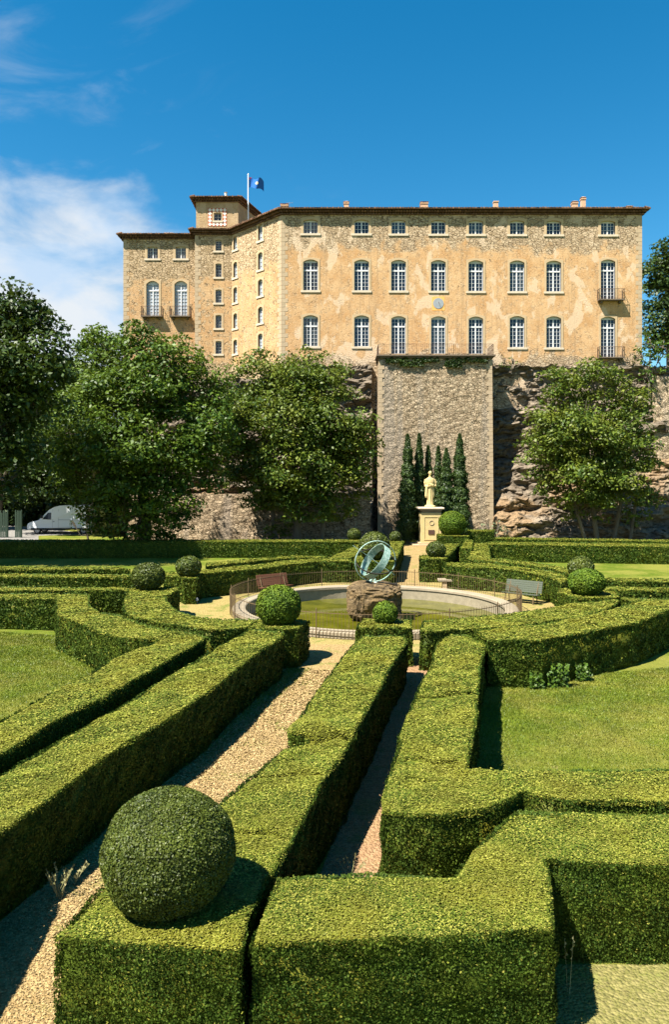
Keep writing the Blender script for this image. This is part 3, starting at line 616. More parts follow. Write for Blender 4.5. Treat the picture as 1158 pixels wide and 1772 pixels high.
bumpy_wall(-18.5, 3.2, 4.3, 65.9, .4, M['retain'], 'retaining_wall', 'rubble retaining wall at the cliff foot behind the left trees')
o = bumpy_wall(30.6, 60, 14.6, 70.2, .8, M['bastion'], 'terrace_wall', 'high stone terrace wall at the right edge below the castle')
o.location.z = 1.0
# bastion
bs = empty('stone_bastion', ((BX0+BX1)/2, BY, 0)); tag(bs, 'tall rubble stone bastion carrying the balcony terrace under the castle', 'bastion')
ZT = H+(831-617)/F*BY
mb = MB(); nx, nz = 60, 90; vs = []
for j in range(nz+1):
    z = ZT*j/nz; bt = .12*(1-j/nz)
    for i in range(nx+1):
        x = BX0-bt+(BX1-BX0+2*bt)*i/nx; e = 0 if i in (0, nx) else 1
        vs.append((x, BY-bt-e*.05*noise.noise(Vector((x*2.3, z*2.9, 1))), z))
fs = [(j*(nx+1)+i, j*(nx+1)+i+1, (j+1)*(nx+1)+i+1, (j+1)*(nx+1)+i) for j in range(nz) for i in range(nx)]
k = len(vs); vs += [(BX0-.12, 73, 0), (BX1+.12, 73, 0), (BX1, 73, ZT), (BX0, 73, ZT)]
fs += [(0, nz*(nx+1), k+3, k), (nx, k+1, k+2, nz*(nx+1)+nx), (nz*(nx+1), nz*(nx+1)+nx, k+2, k+3)]
mb.add(vs, fs); mb.build('wall', M['bastion'], bs)
for s in (0, 1):
    mb = MB()
    for j in range(44):
        z = j*.39; bt = .12*(1-z/ZT)
        if z+.39 > ZT-.05: break
        wd = .52 if j % 2 else .34
        if s == 0: mb.box(BX0-bt-.012, BX0-bt+wd, BY-bt-.028, BY-bt+.3, z+.01, z+.38)
        else: mb.box(BX1+bt-wd, BX1+bt+.012, BY-bt-.028, BY-bt+.3, z+.01, z+.38)
    mb.build('quoins', M['quoin'], bs)
mb = MB(); mb.box(BX0-.25, BX1+.28, BY-.38, 71.9, ZT, ZT+.13); mb.box(BX0-.1, BX1+.1, BY-.18, 71.9, ZT-.16, ZT-.002); mb.build('slab', M['slab'], bs)
def railing(path, z0, h, sp, mt, parent, rr=.014, name='railing', mid=True):
    mb = MB()
    for i in range(len(path)-1):
        a, b = Vector(path[i]), Vector(path[i+1]); L = (b-a).length; k = max(1, int(L/sp))
        def q(t_, z): p = a+(b-a)*t_; return (p.x, p.y, z0+z)
        mb.bar(q(0, h), q(1, h), rr*1.5); mb.bar(q(0, .09), q(1, .09), rr)
        if mid: mb.bar(q(0, h*.82), q(1, h*.82), rr*.8)
        for j in range(k+1): mb.bar(q(j/k, 0), q(j/k, h), rr*(1.6 if j in (0, k) else .75))
        for j in range(k):                      # small crossed ornaments
            if mid and j % 2 == 0: mb.bar(q(j/k, .3*h), q((j+1)/k, .62*h), rr*.6); mb.bar(q((j+1)/k, .3*h), q(j/k, .62*h), rr*.6)
    return mb.build(name, mt, parent)
TZ = ZT+.13
railing([(BX0-.05, 71.6), (BX0-.05, BY-.25), (BX0+3.5, BY-.25), (BX0+7, BY-.25), (BX1+.08, BY-.25), (BX1+.08, 71.6)], TZ, 1.0, .19, M['iron'], bs)

# ---------------------------------------------------------------- the castle
cas = empty('castle', ((600-CX)/F*72+10, 76, 16)); tag(cas, 'long tan stone castle with white sash windows on the cliff above the garden', 'castle')
class Wall:
    def __init__(s, p0, p1, z0, z1): s.p0 = Vector(p0); s.p1 = Vector(p1); s.d = (s.p1-s.p0); s.L = s.d.length; s.d.normalize(); s.n = Vector((s.d.y, -s.d.x)); s.z0 = z0; s.z1 = z1; s.op = []
    def uz(s, px, py):
        k = (px-CX)/F; den = s.d.x-k*s.d.y; u = (k*s.p0.y-s.p0.x)/den; Y = s.p0.y+s.d.y*u; return u, H-(py-CY)/F*Y
    def pt(s, u, z, o=0.0): q = s.p0+s.d*u+s.n*o; return Vector((q.x, q.y, z))
    def mesh(s, mb, dep=.34):
        us = sorted({0, s.L, *[round(v, 4) for o in s.op for v in o[:2]]}); zs = sorted({s.z0, s.z1, *[round(v, 4) for o in s.op for v in o[2:]]})
        for i in range(len(us)-1):
            for j in range(len(zs)-1):
                uc, zc = (us[i]+us[i+1])/2, (zs[j]+zs[j+1])/2
                if any(o[0] < uc < o[1] and o[2] < zc < o[3] for o in s.op): continue
                mb.add([s.pt(us[i], zs[j]), s.pt(us[i+1], zs[j]), s.pt(us[i+1], zs[j+1]), s.pt(us[i], zs[j+1])], [(0, 1, 2, 3)])
        for a, b, c, d_ in s.op:
            for (A, B) in (((a, c), (b, c)), ((b, c), (b, d_)), ((b, d_), (a, d_)), ((a, d_), (a, c))):
                mb.add([s.pt(A[0], A[1]), s.pt(B[0], B[1]), s.pt(B[0], B[1], -dep), s.pt(A[0], A[1], -dep)], [(0, 1, 2, 3)])
def window(wl, x0, x1, y0, y1, kind='tall', arch=.10, fw=.20, glass='glass', sill=True, rows=None):
    uc, _ = wl.uz((x0+x1)/2, (y0+y1)/2); ua, zt = wl.uz(x0, y0); ub, _ = wl.uz(x1, y0); _, zb = wl.uz((x0+x1)/2, y1)
    if ua > ub: ua, ub = ub, ua
    wl.op.append((ua, ub, zb, zt)); wd = ub-ua; h = zt-zb
    # arched surround
    k = 8; rise = arch*wd*1.6
    inn = [(ua, zb)]+[(ua+wd*i/k, zt-rise*(2*i/k-1)**2) for i in range(k+1)]+[(ub, zb)]
    oa, ob, ot = ua-fw, ub+fw, zt+fw*.95; nn = len(inn)
    outp = [(oa, zb)]+[(oa+(ob-oa)*i/k, ot-rise*.7*(2*i/k-1)**2) for i in range(k+1)]+[(ob, zb)]
    mb = MB(); pr = .035
    vs = [wl.pt(u, z, pr) for u, z in inn]+[wl.pt(u, z, pr) for u, z in outp]+[wl.pt(u, z, -.25) for u, z in inn]+[wl.pt(u, z, -.02) for u, z in outp]
    fs = []
    for i in range(nn-1): fs += [(i, i+1, nn+i+1, nn+i), (i, 2*nn+i, 2*nn+i+1, i+1), (nn+i, nn+i+1, 3*nn+i+1, 3*nn+i)]
    mb.add(vs, fs); name = 'french_window' if kind == 'door' else 'window'
    root = mb.build('window', M['trim'], cas)
    if kind == 'door': root['label'] = 'tall french window with stone surround'
    if sill:
        m2 = MB(); a = wl.pt(oa-.05, zb-.20, -.02); m2.obox(a, wl.pt(ob+.05, zb-.20, -.02)-a, wl.pt(oa-.05, zb-.20, .08)-a, Vector((0, 0, .198))); m2.build('sill', M['sill'], root)
    gz = -.27
    if glass == 'glass': glass = random.choice(['glass', 'glass', 'glass2', 'glass3'])
    m3 = MB(); m3.add([wl.pt(ua-.01, zb-.01, gz), wl.pt(ub+.01, zb-.01, gz), wl.pt(ub+.01, zt+.01, gz), wl.pt(ua-.01, zt+.01, gz)], [(0, 1, 2, 3)]); m3.build('glass', M[glass], root)
    m4 = MB()
    def bar(u0, z0, u1, z1, o0=-.265, o1=-.20):
        a = wl.pt(u0, z0, o0); m4.obox(a, wl.pt(u1, z0, o0)-a, wl.pt(u0, z0, o1)-a, Vector((0, 0, z1-z0)))
    f = .062 if wd > 1 else .05
    bar(ua, zb, ua+f, zt-rise); bar(ub-f, zb, ub, zt-rise); bar(ua+f, zb, ub-f, zb+f*1.3, -.265, -.201); bar(ua+f, zt-rise-.05, ub-f, zt, -.265, -.202)
    th = .022
    cols = 4 if wd > .9 else (2 if wd > .5 else 1)
    if wd > .9: bar(uc-.06, zb+f*1.3, uc+.06, zt-rise-.05, -.265, -.19)
    if kind in ('tall', 'door'):
        zm = zt-h*(.34 if kind == 'tall' else .27); bar(ua+f, zm-.07, ub-f, zm+.07, -.265, -.18)
        secs = [(zb+f*1.3, zm-.07, rows or (5 if kind == 'tall' else 7)), (zm+.07, zt-rise-.05, 2)]
    else: secs = [(zb+f*1.3, zt-.05, rows or (3 if wd > .9 else 4))]
    for c in range(1, cols if cols > 1 else 2):
        if cols == 4 and c == 2: continue
        u = ua+wd*c/max(cols, 2)
        for a, b, _ in secs: bar(u-th/2-.006, a, u+th/2+.006, b, -.265, -.22)
    for a, b, r_ in secs:
        for i in range(1, r_):
            z = a+(b-a)*i/r_; bar(ua+f, z-th/2, ub-f, z+th/2, -.265, -.222)
    m4.build('casement', M['white'], root); return ua, ub, zb, zt
def balcony(wl, x0, x1, ybot):
    ua, z = wl.uz(x0, ybot); ub, _ = wl.uz(x1, ybot); o1 = .62
    mb = MB(); a = wl.pt(ua, z-.12, .04); mb.obox(a, wl.pt(ub, z-.12, .04)-a, wl.pt(ua, z-.12, o1)-a, Vector((0, 0, .12)))
    for u in (ua+.25, ub-.42):
        c = wl.pt(u, z-.36, .04); mb.obox(c, wl.pt(u+.17, z-.36, .04)-c, wl.pt(u, z-.36, .34)-c, Vector((0, 0, .238)))
    b = mb.build('balcony', M['slab'], cas)
    pts = [wl.pt(ua+.03, 0, .05), wl.pt(ua+.03, 0, o1-.04), wl.pt(ub-.03, 0, o1-.04), wl.pt(ub-.03, 0, .05)]
    railing([p.xy for p in pts], z, .98, .14, M['iron'], b, .015, mid=False)
Z0, Z1 = 12.5, H+(831-372)/F*72
XD = (1112-CX)/F*72
XC = (487-CX)/F*72; XB = (401-CX)/F*77.9; XA = (337-CX)/F*77.9
wf = Wall((XC, 72), (XD, 72), Z0, Z1); wc = Wall((XB, 77.9), (XC, 72), Z0, Z1); wb = Wall((XA, 77.9), (XB, 77.9), Z0, Z1)
wr = Wall((XD, 72), (XD, 88), Z0, Z1); wback = Wall((XD, 88), (XA, 88), Z0, Z1); wl0 = Wall((XA, 88), (XA, 77.9), Z0, Z1)
cols = [537.5, 626, 690, 759, 824, 895.5, 959, 1053]
for i, cx in enumerate(cols):
    window(wf, cx-12.3, cx+12.3, 380+i*.3, 404+i*.3, 'small', .06, .25)
    if i == 7: window(wf, cx-12.5, cx+12.5, 449, 518, 'door', sill=False, rows=8)
    else: window(wf, cx-12.8, cx+12.8, 449+i*.35, 502.5+i*.35, 'tall')
    if i in (2, 3, 4): window(wf, cx-12.5, cx+12.5, 547+(i-2)*.4, 612.5, 'door', sill=False)
    elif i == 7: window(wf, cx-12.5, cx+12.5, 548, 618, 'door', sill=False, rows=8)
    else: window(wf, cx-12.8, cx+12.8, 545.5+i*.3, 599.5+i*.35, 'tall')
for a, b in ((519.5, 1), (619, 2)): balcony(wf, 1034, 1078, a)
for a, b in ((415, 434), (456, 479.5), (501, 524), (545, 568), (590, 612.5)): window(wb, 372.8, 383.2, a, b, 'slit', .06, .2, rows=4)
for a, b in ((409.5, 432), (454.5, 480), (498, 523.5), (543, 568), (588.5, 612)): window(wc, 404, 410.5, a, b, 'slit', .14, .2, glass='curtain', rows=4)
for a, b in ((389, 416), (438, 466.5), (484.5, 512), (532, 559), (578, 603)): window(wc, 446.8, 454.5, a, b, 'slit', .14, .22, glass='curtain', rows=4)
wl2z1 = H+(831-414)/F*79
ww = Wall(((213-CX)/F*79, 79), (XA, 79), 10, wl2z1); wwl = Wall(((213-CX)/F*79, 90), ((213-CX)/F*79, 79), 10, wl2z1); wwr = Wall((XA, 79), (XA, 90), 10, wl2z1)
wwb = Wall((XA, 90), ((213-CX)/F*79, 90), 10, wl2z1)
for cx in (263.8, 312.6):
    window(ww, cx-9, cx+9, 427, 447.5, 'small', .03, .26); window(ww, cx-11, cx+11, 486, 546.5, 'door', .16, .22, glass='curtain', sill=False); balcony(ww, cx-18, cx+18, 548)
tz0, tz1 = Z1-.4, H+(831-350)/F*79.5
TA, TB, TC = ((339-CX)/F*79.5, 79.5), ((412-CX)/F*79.5, 79.5), ((446-CX)/F*84.5, 84.5)
wt1 = Wall(TA, TB, tz0, tz1); wt2 = Wall(TB, TC, tz0, tz1); wt3 = Wall(TC, (TA[0], 84.5), tz0, tz1); wt4 = Wall((TA[0], 84.5), TA, tz0, tz1)
window(wt1, 370, 383, 368, 382, 'small', .02, .12, rows=2)
mb = MB()
for q in (wf, wr, wback): q.mesh(mb)
mb.build('wall', M['wall_main'], cas)
mb = MB()
for q in (wc, wb, wl0, ww, wwl, wwr, wwb): q.mesh(mb)
mb.build('wing_wall', M['wall_wing'], cas)
mb = MB()
for q in (wt1, wt2, wt3, wt4): q.mesh(mb)
mb.build('turret_wall', M['turret'], cas)
# red and white lozenges round the turret window
mb = MB()
for i in range(5):
    for j in range(5):
        if 1 <= i <= 3 and 1 <= j <= 3: continue
        u, z = wt1.uz(360+6.4*i, 360.5+6.2*j); u2, z2 = wt1.uz(360+6.4*(i+1), 360.5+6.2*(j+1)); 
        mb.obox(wt1.pt(u, z2, .001), wt1.pt(u2, z2, .001)-wt1.pt(u, z2, .001), wt1.pt(u, z2, .025)-wt1.pt(u, z2, .001), Vector((0, 0, z-z2)))
        um, zm = (u+u2)/2, (z+z2)/2; r_ = .20
        mb.add([wt1.pt(um-r_, zm, .04), wt1.pt(um, zm-r_, .04), wt1.pt(um+r_, zm, .04), wt1.pt(um, zm+r_, .04)], [(0, 1, 2, 3)], 1)
mb.build('lozenge_panel', [M['red_tile'], M['white_tile']], cas)
# quoins at the corners
def quoin(wl, u, s, z0, z1):
    mb = MB(); j = 0; z = z0
    while z < z1-.42:
        wd = .62 if j % 2 else .36; a = wl.pt(u if s > 0 else u-wd, z+.012, -.02); mb.obox(a, wl.d.to_3d()*wd, wl.n.to_3d()*.035, Vector((0, 0, .40))); z += .425; j += 1
    mb.build('quoins', M['quoin'], cas)
quoin(wf, .0, 1, 16.5, Z1); quoin(wf, wf.L, -1, 16.5, Z1); quoin(wc, wc.L, -1, 16.5, Z1); quoin(wb, .0, 1, 16.5, Z1); quoin(ww, 0, 1, 13, wl2z1)
# sundial
u, z = wf.uz(759, 525); c = wf.pt(u, z, 0)
mb = MB(); k = 28
def disc(r, o, m, sq=1):
    vs = [(c.x+r*math.cos(2*math.pi*i/k), 72-o, c.z+r*math.sin(2*math.pi*i/k)) for i in range(k)]+[(c.x+r*math.cos(2*math.pi*i/k), 72.02, c.z+r*math.sin(2*math.pi*i/k)) for i in range(k)]
    mb.add(vs, [tuple(range(k))]+[(i, (i+1) % k, k+(i+1) % k, k+i) for i in range(k)], m)
mb.box(c.x-.62, c.x+.62, 71.985, 72.02, c.z-.70, c.z+.66, 1); disc(.52, .045, 0); mb.bar((c.x+.05, 71.6, c.z-.1), (c.x, 71.95, c.z+.15), .02, 2)
mb.build('sundial', [M['sundial'], M['orange'], M['iron']], cas)
# roofs: stepped eave tiles (genoise), tile ends and slopes
def roof(poly, z, closed, rise, inset, name='roof', eave=.62, thick=1.15):
    pv = [Vector(p) for p in poly]; n = len(pv)
    def offs(o):
        r = []
        for i in range(n):
            a, b, c_ = pv[i-1], pv[i], pv[(i+1) % n]; e1 = (b-a).normalized(); e2 = (c_-b).normalized(); n1_ = Vector((e1.y, -e1.x)); n2_ = Vector((e2.y, -e2.x)); k = n1_+n2_; k = k/max(k.length_squared, .3)*2
            r.append(b+k*o)
        return r
    mb = MB(); e0, e1, e2 = offs(.16), offs(.33), offs(eave); inn = offs(-inset)
    zt = z+.46*thick
    # slope + soffit
    mb.add([(p.x, p.y, zt) for p in e2]+[(p.x, p.y, zt+rise) for p in inn], [(i, (i+1) % n, n+(i+1) % n, n+i) for i in range(n)]+[tuple(range(n, 2*n))])
    mb.add([(p.x, p.y, zt-.05) for p in e2]+[(p.x, p.y, zt-.05) for p in offs(-.1)], [(i, n+i, n+(i+1) % n, (i+1) % n) for i in range(n)])
    root = mb.build(name, M['roof'], cas)
    g = MB()
    for lay, (ring, zz, oo) in enumerate(((e0, z, .16), (e1, z+.19*thick, .33), (e2, z+.36*thick, eave+.06))):
        for i in range(n):
            a, b = ring[i], ring[(i+1) % n]; dd_ = b-a; L = dd_.length; dd_.normalize(); nr = Vector((dd_.y, -dd_.x)).to_3d(); d3 = dd_.to_3d()
            if nr.y > .3: continue
            pit = .27; cnt = int(L/pit)
            for t_ in range(cnt):
                o = Vector((a.x, a.y, zz))+d3*(t_+.5)*L/cnt; r_ = .115; hh = .15*thick+random.uniform(-.01, .015); ex = random.uniform(-.02, .03)
                arc = [(-r_, 0), (-r_*.75, hh*.66), (0, hh), (r_*.75, hh*.66), (r_, 0)]
                f = [o+nr*ex+d3*x_+Vector((0, 0, y_)) for x_, y_ in arc]; bk = [o-nr*.55+d3*x_+Vector((0, 0, y_+(.14 if lay == 2 else 0))) for x_, y_ in arc]
                g.add(f+bk, [(0, 1, 2, 3, 4), (0, 5, 6, 1), (1, 6, 7, 2), (2, 7, 8, 3), (3, 8, 9, 4), (0, 4, 9, 5)])
    tag(g.build('eave_tiles', M['roof'], root), kind=None); return root
rf = roof([(XA, 77.9), (XB, 77.9), (XC, 72), (XD, 72), (XD, 88), (XA, 88)], Z1, True, 1.0, 5)
rw = roof([((213-CX)/F*79, 79), (XA-.02, 79), (XA-.02, 90), ((213-CX)/F*79, 90)], wl2z1, True, .8, 4, thick=1.0, eave=.6)
rt = roof([TA, TB, TC, (TA[0], 84.5)], tz1, True, .5, 2, thick=1.0)
def chimney(px0, px1, ytop, Y, root, cap=True):
    a = P(px0, ytop, Y); b = P(px1, 372, Y); mb = MB(); z0 = Z1+.3 if root is rf else b.z
    dp = (b.x-a.x)*1.1; mb.box(a.x, b.x, Y, Y+dp, z0, a.z-.32)
    mb.box(a.x-.05, b.x+.05, Y-.05, Y+dp+.05, a.z-.32, a.z-.22)
    if cap:
        mb.box(a.x+.02, a.x+.13, Y, Y+dp, a.z-.22, a.z-.1); mb.box(b.x-.13, b.x-.02, Y, Y+dp, a.z-.22, a.z-.1)
        mb.add([(a.x-.08, Y-.05, a.z-.1), (b.x+.08, Y-.05, a.z-.1), (b.x+.08, Y+dp+.05, a.z-.1), (a.x-.08, Y+dp+.05, a.z-.1), ((a.x+b.x)/2, Y+dp/2, a.z+.05)], [(0, 1, 4), (1, 2, 4), (2, 3, 4), (3, 0, 4), (3, 2, 1, 0)])
    return mb.build('chimney', M['chimney'], root)
for a, b, yt, Y, cp in ((486, 498, 350.5, 75, 1), (595.5, 603.5, 347, 76, 1), (729, 741, 347, 75.5, 1), (855.5, 863, 344, 76, 0), (992, 1001, 346.5, 75, 1), (1007.5, 1014.5, 339.5, 76.5, 1), (1086, 1096, 354.5, 75, 1)):
    chimney(a, b, yt, Y, rf, cp)
q = P(390.5, 341, 81); MB().tube([(q.x, q.y, tz1+.3), (q.x, q.y, q.z+.45), (q.x, q.y, q.z+.5)], [.14, .14, .2], 8).build('chimney', M['white_tile'], rt)
q = P(291, 404, 81); MB().box(q.x-.5, q.x+.5, 81, 81.6, wl2z1+.3, q.z+.1).build('chimney', M['chimney'], rw)
# antenna
q = P(501, 350, 76); mb = MB(); mb.bar((q.x, q.y, Z1+.4), (q.x, q.y, q.z), .02); mb.bar((q.x-.35, q.y, q.z-.1), (q.x+.35, q.y, q.z-.02), .015)
for k_ in range(4): mb.bar((q.x-.3+k_*.2, q.y-.2, q.z-.09), (q.x-.3+k_*.2, q.y+.2, q.z-.09), .01)
mb.build('antenna', M['greymetal'], rf)
# flag pole and flag
fp = P(429.4, 302, 80); q0 = P(429.4, 372, 80)
fl = MB().tube([(fp.x, 80, q0.z-.8), (fp.x, 80, fp.z-.1), (fp.x, 80, fp.z), (fp.x, 80, fp.z+.12)], [.075, .06, .09, .02], 8).build('flag_pole', M['pole'], cas)
mb = MB(); nu, nv = 18, 10; vs = []
for i in range(nu+1):
    for j in range(nv+1):
        s = i/nu; t_ = j/nv; a = P(431+25*s, 307+7*s*s+17*t_+1.5*math.sin(s*6), 80)
        vs.append((a.x, 80+.28*math.sin(s*7+t_*1.5)*(.3+s), a.z+.12*math.sin(s*9)))
mb.add(vs, [(i*(nv+1)+j, (i+1)*(nv+1)+j, (i+1)*(nv+1)+j+1, i*(nv+1)+j+1) for i in range(nu) for j in range(nv)])
f_ = mb.build('flag', M['flag'], fl, smooth=True); f_['label'] = 'dark blue flag with a yellow emblem'

# ---------------------------------------------------------------- trees
def rball(n): d = RS.normal(size=(n, 3)); d /= np.linalg.norm(d, axis=1)[:, None]; return d*(RS.rand(n)**(1/3))[:, None]
def tree(name, label, cat, Z, lobes, trunks, mt, leaf=.26, dens=1.0, group=None, shell=.45, clr=(.95, 1.6), droop=.0, grow=1.06):
    """lobes: (px, py, radius px, depth offset m) read at distance Z; trunks: list of polylines of (px, py, r m)"""
    base = P(trunks[0][0][0], trunks[0][0][1], Z); root = empty(name, (base.x, Z, base.z)); tag(root, label, cat, group)
    mb = MB(); cents = []; Cc = []; Cr = []
    ex_ = []
    for lx, ly, lr, dy in lobes:
        for _ in range(3):
            a_ = random.uniform(0, 6.28); ex_.append((lx+math.cos(a_)*lr*.88, ly+math.sin(a_)*lr*.88, lr*random.uniform(.32, .5), dy+random.uniform(-.6, .6)))
    nl = len(lobes)
    for li, (lx, ly, lr, dy) in enumerate(list(lobes)+ex_):
        lr *= grow; c = P(lx, ly, Z+dy); r = lr/F*Z; (cents.append((c, r)) if li < nl else None)
        k = max(5, int(dens*6.8*r**1.9)); q = rball(k); l = np.linalg.norm(q, axis=1); q = q/l[:, None]*(shell+(1-shell)*RS.rand(k)[:, None])*r
        q[:, 2] *= .95; Cc.append(q+np.array(c)); Cr.append(RS.uniform(clr[0], clr[1], k)*min(1, r/2.6))
    Cc = np.concatenate(Cc); Cr = np.concatenate(Cr)
    PT = []; NN = []
    for c, r in zip(Cc, Cr):
        k = int(62*(r/1.1)**2*(.26/leaf)**2); q = rball(k); q = q*np.array([1.12, 1.12, .50]); q[:, 2] -= .25*(q[:, 0]**2+q[:, 1]**2); nn = q*.7+np.array([0, 0, .6]); PT.append(c+q*r); NN.append(nn)
    PT = np.concatenate(PT); NN = np.concatenate(NN); NN /= np.linalg.norm(NN, axis=1)[:, None]
    keep = PT[:, 2] > base.z+.15; PT = PT[keep]; NN = NN[keep]
    V, Fq = leaf_quads(PT, NN, leaf, .65, .55, up=.15)
    np_mesh('crown', V, Fq, M[mt], root).data.transform(Matrix.Translation((0, 0, 0)))
    fork = None
    for tr in trunks:
        pts = [P(a, b, Z+(d_[0] if d_ else 0)) for a, b, r, *d_ in tr]; rad = [x[2] for x in tr]
        pts = [p+Vector((random.uniform(-.08, .08), random.uniform(-.1, .1), 0)) if i else p-Vector((0, 0, .1)) for i, p in enumerate(pts)]
        mb.tube(pts, rad, 8); fork = (pts[-1], rad[-1], pts)
        near = cents if len(trunks) == 1 else cents[trunks.index(tr)::len(trunks)]
        for c, r in near:
            s = min(pts[1:], key=lambda p: (p-c).length+(3 if p.z > c.z else 0)); mid = s.lerp(c, .5)+Vector((0, 0, -.25+random.uniform(-.3, .3)))
            mb.tube([s, mid, c], [rad[-1]*.62, rad[-1]*.42, .05], 5)
            for _ in range(5):
                e = c+Vector(tuple(rball(1)[0]))*r*.9; mb.tube([c.lerp(mid, .2), c.lerp(e, .5)+Vector((0, 0, .2)), e], [.06, .04, .015], 4)
    mb.build('trunk', M['bark'], root); return root
# broad tree left of the middle
tree('broadleaf_tree', 'broad leafy tree right of the white van, in front of the left castle wing', 'tree', 57,
     [(240, 600, 42, 0), (185, 600, 38, 1), (300, 625, 48, 0), (345, 680, 48, 0), (365, 745, 46, -1), (250, 680, 60, -1.5), (165, 680, 50, 0), (115, 745, 46, 0), (200, 765, 60, -2), (290, 760, 60, -2), (345, 810, 40, 0), (120, 810, 45, 0), (215, 845, 50, -2), (290, 860, 48, -2), (160, 865, 30, -1), (240, 905, 28, -2), (185, 905, 28, 0), (285, 910, 30, -1), (318, 895, 26, 0), (225, 925, 22, -1), (150, 900, 24, 0)],
     [[(250, 957, .55), (248, 880, .45), (245, 800, .40), (243, 720, .28)]], 'chestnut', .22, 1.0)
tree('broadleaf_tree', 'rounded tree left of the stone bastion, below the castle corner', 'tree', 62.5,
     [(455, 650, 42, 0), (515, 655, 45, 0), (570, 665, 42, 0), (430, 715, 45, 0), (500, 725, 58, -1.5), (575, 730, 50, -1), (610, 770, 40, 0), (430, 785, 42, 0), (412, 700, 34, 1), (408, 770, 32, 1), (400, 830, 24, 1), (500, 800, 55, -2), (570, 805, 50, -1), (615, 835, 30, 0), (455, 850, 40, 0), (530, 865, 44, -1.5), (590, 875, 28, 0), (480, 905, 22, 0)],
     [[(515, 935, .38), (512, 880, .34), (505, 780, .28), (500, 700, .2)], [(478, 935, .2), (470, 870, .18), (455, 780, .14)], [(556, 935, .2), (565, 860, .17), (580, 780, .12)]], 'plane', .21, .95)
tree('broadleaf_tree', 'rounded yellow-green tree right of the bastion with several thin stems', 'tree', 64,
     [(975, 670, 38, 0), (1035, 665, 42, 0), (1095, 685, 36, 0), (945, 730, 42, 0), (1010, 740, 58, -1.5), (1080, 750, 48, -1), (1110, 790, 34, 0), (945, 790, 40, 0), (1000, 815, 50, -1.5), (1065, 820, 50, -1), (1110, 845, 26, 0), (975, 860, 28, 0), (1040, 865, 32, -1), (1122, 872, 24, 0), (958, 846, 26, 0), (1088, 893, 20, 0), (998, 888, 20, 0), (928, 765, 26, 0)],
     [[(1035, 938, .22), (1028, 880, .2), (1020, 800, .16), (1012, 720, .12)], [(1015, 938, .16), (1000, 890, .15), (975, 800, .1)], [(1062, 938, .18), (1075, 880, .16), (1085, 800, .1)], [(1090, 938, .15), (1100, 890, .12), (1105, 830, .1)]], 'plane', .21, .85, grow=1.02)
tree('dark_tree', 'tall dark tree at the left edge of the photo', 'tree', 47,
     [(-75, 555, 78, 0), (-170, 440, 110, 0), (-250, 470, 110, 0), (-230, 600, 110, 0), (16, 545, 54, 0), (70, 562, 42, 0), (-45, 560, 70, 2), (40, 630, 65, -1), (-30, 680, 80, 0), (65, 690, 45, 0), (10, 760, 60, 0), (-100, 640, 90, 2), (-110, 760, 80, 1), (20, 830, 35, 2), (-160, 560, 90, 2)],
     [[(-60, 983, .6), (-60, 880, .5), (-50, 760, .42), (-40, 640, .3)]], 'darktree', .24, .95, shell=.3)
tree('dark_tree', 'dark tree filling the gap above the white van', 'tree', 83,
     [(0, 770, 40, -8), (45, 730, 45, -8), (30, 765, 30, -11), (80, 765, 32, -11), (130, 765, 32, -11), (180, 775, 32, -11), (230, 780, 32, -11),  (60, 700, 60, 0), (110, 640, 40, 0), (140, 700, 50, 0), (30, 640, 50, 0), (20, 780, 60, 0), (100, 790, 60, 0), (160, 800, 50, 0), (60, 820, 40, 0), (-50, 760, 60, 0), (-60, 820, 50, 0), (-60, 680, 60, 0), (150, 830, 30, 0), (0, 830, 30, 0)],  # nearer lobes added to shade the van's front and the ground before it
     [[(-8, 928, .5), (0, 840, .4), (85, 740, .3)]], 'darktree', .34, .8, shell=.3)
tree('broadleaf_tree', 'green tree between the dark left tree and the castle wing', 'tree', 74,
     [(170, 600, 34, 0), (145, 640, 36, 0), (190, 660, 42, 0), (140, 700, 40, 0)], [[(165, 920, .4), (165, 800, .35), (165, 680, .25)]], 'chestnut', .3, .9)
tree('dark_tree', 'dark tree behind the right end of the castle', 'tree', 92,
     [(1150, 450, 30, 0), (1135, 480, 26, 0), (1175, 500, 40, 0), (1140, 530, 28, 0), (1190, 450, 40, 0), (1150, 580, 34, 0), (1200, 560, 50, 0)],
     [[(1160, 672, .4), (1158, 600, .35), (1155, 500, .2)]], 'darktree', .32, .75, shell=.2)
tree('leafy_bush', 'bright green bush at the lower right corner of the castle', 'bush', 71,
     [(1128, 595, 22, 0), (1112, 615, 18, 0), (1140, 625, 24, 0), (1120, 650, 20, 0), (1150, 600, 18, 0)], [[(1125, 690, .12), (1125, 650, .1), (1126, 610, .06)]], 'bush', .2, 1.6, clr=(.5, .9))
tree('cliff_shrub', 'dark green shrub on the cliff top right of the terrace railing', 'shrub', 70.6,
     [(872, 628, 11, 0), (888, 627, 12, 0), (900, 632, 9, 0)], [[(886, 645, .06), (886, 638, .05), (886, 630, .04)]], 'chestnut', .14, 3, clr=(.45, .7))
tree('silver_shrub', 'grey-green shrub at the cliff foot right of the dome', 'shrub', 64.5,
     [(845, 912, 13, 0), (862, 915, 14, 0), (880, 922, 10, 0), (833, 920, 9, 0)], [[(858, 940, .06), (858, 930, .05), (858, 918, .04)]], 'silver', .14, 3.5, clr=(.45, .7))
tree('young_tree', 'small dark bushy tree in front of the tail of the white van', 'tree', 62,
     [(140, 895, 16, 0), (155, 885, 15, 0), (128, 908, 11, 0), (155, 905, 16, 0)], [[(153, 937, .09), (152, 925, .08), (150, 900, .05)]], 'darktree', .18, 3, clr=(.5, .8))
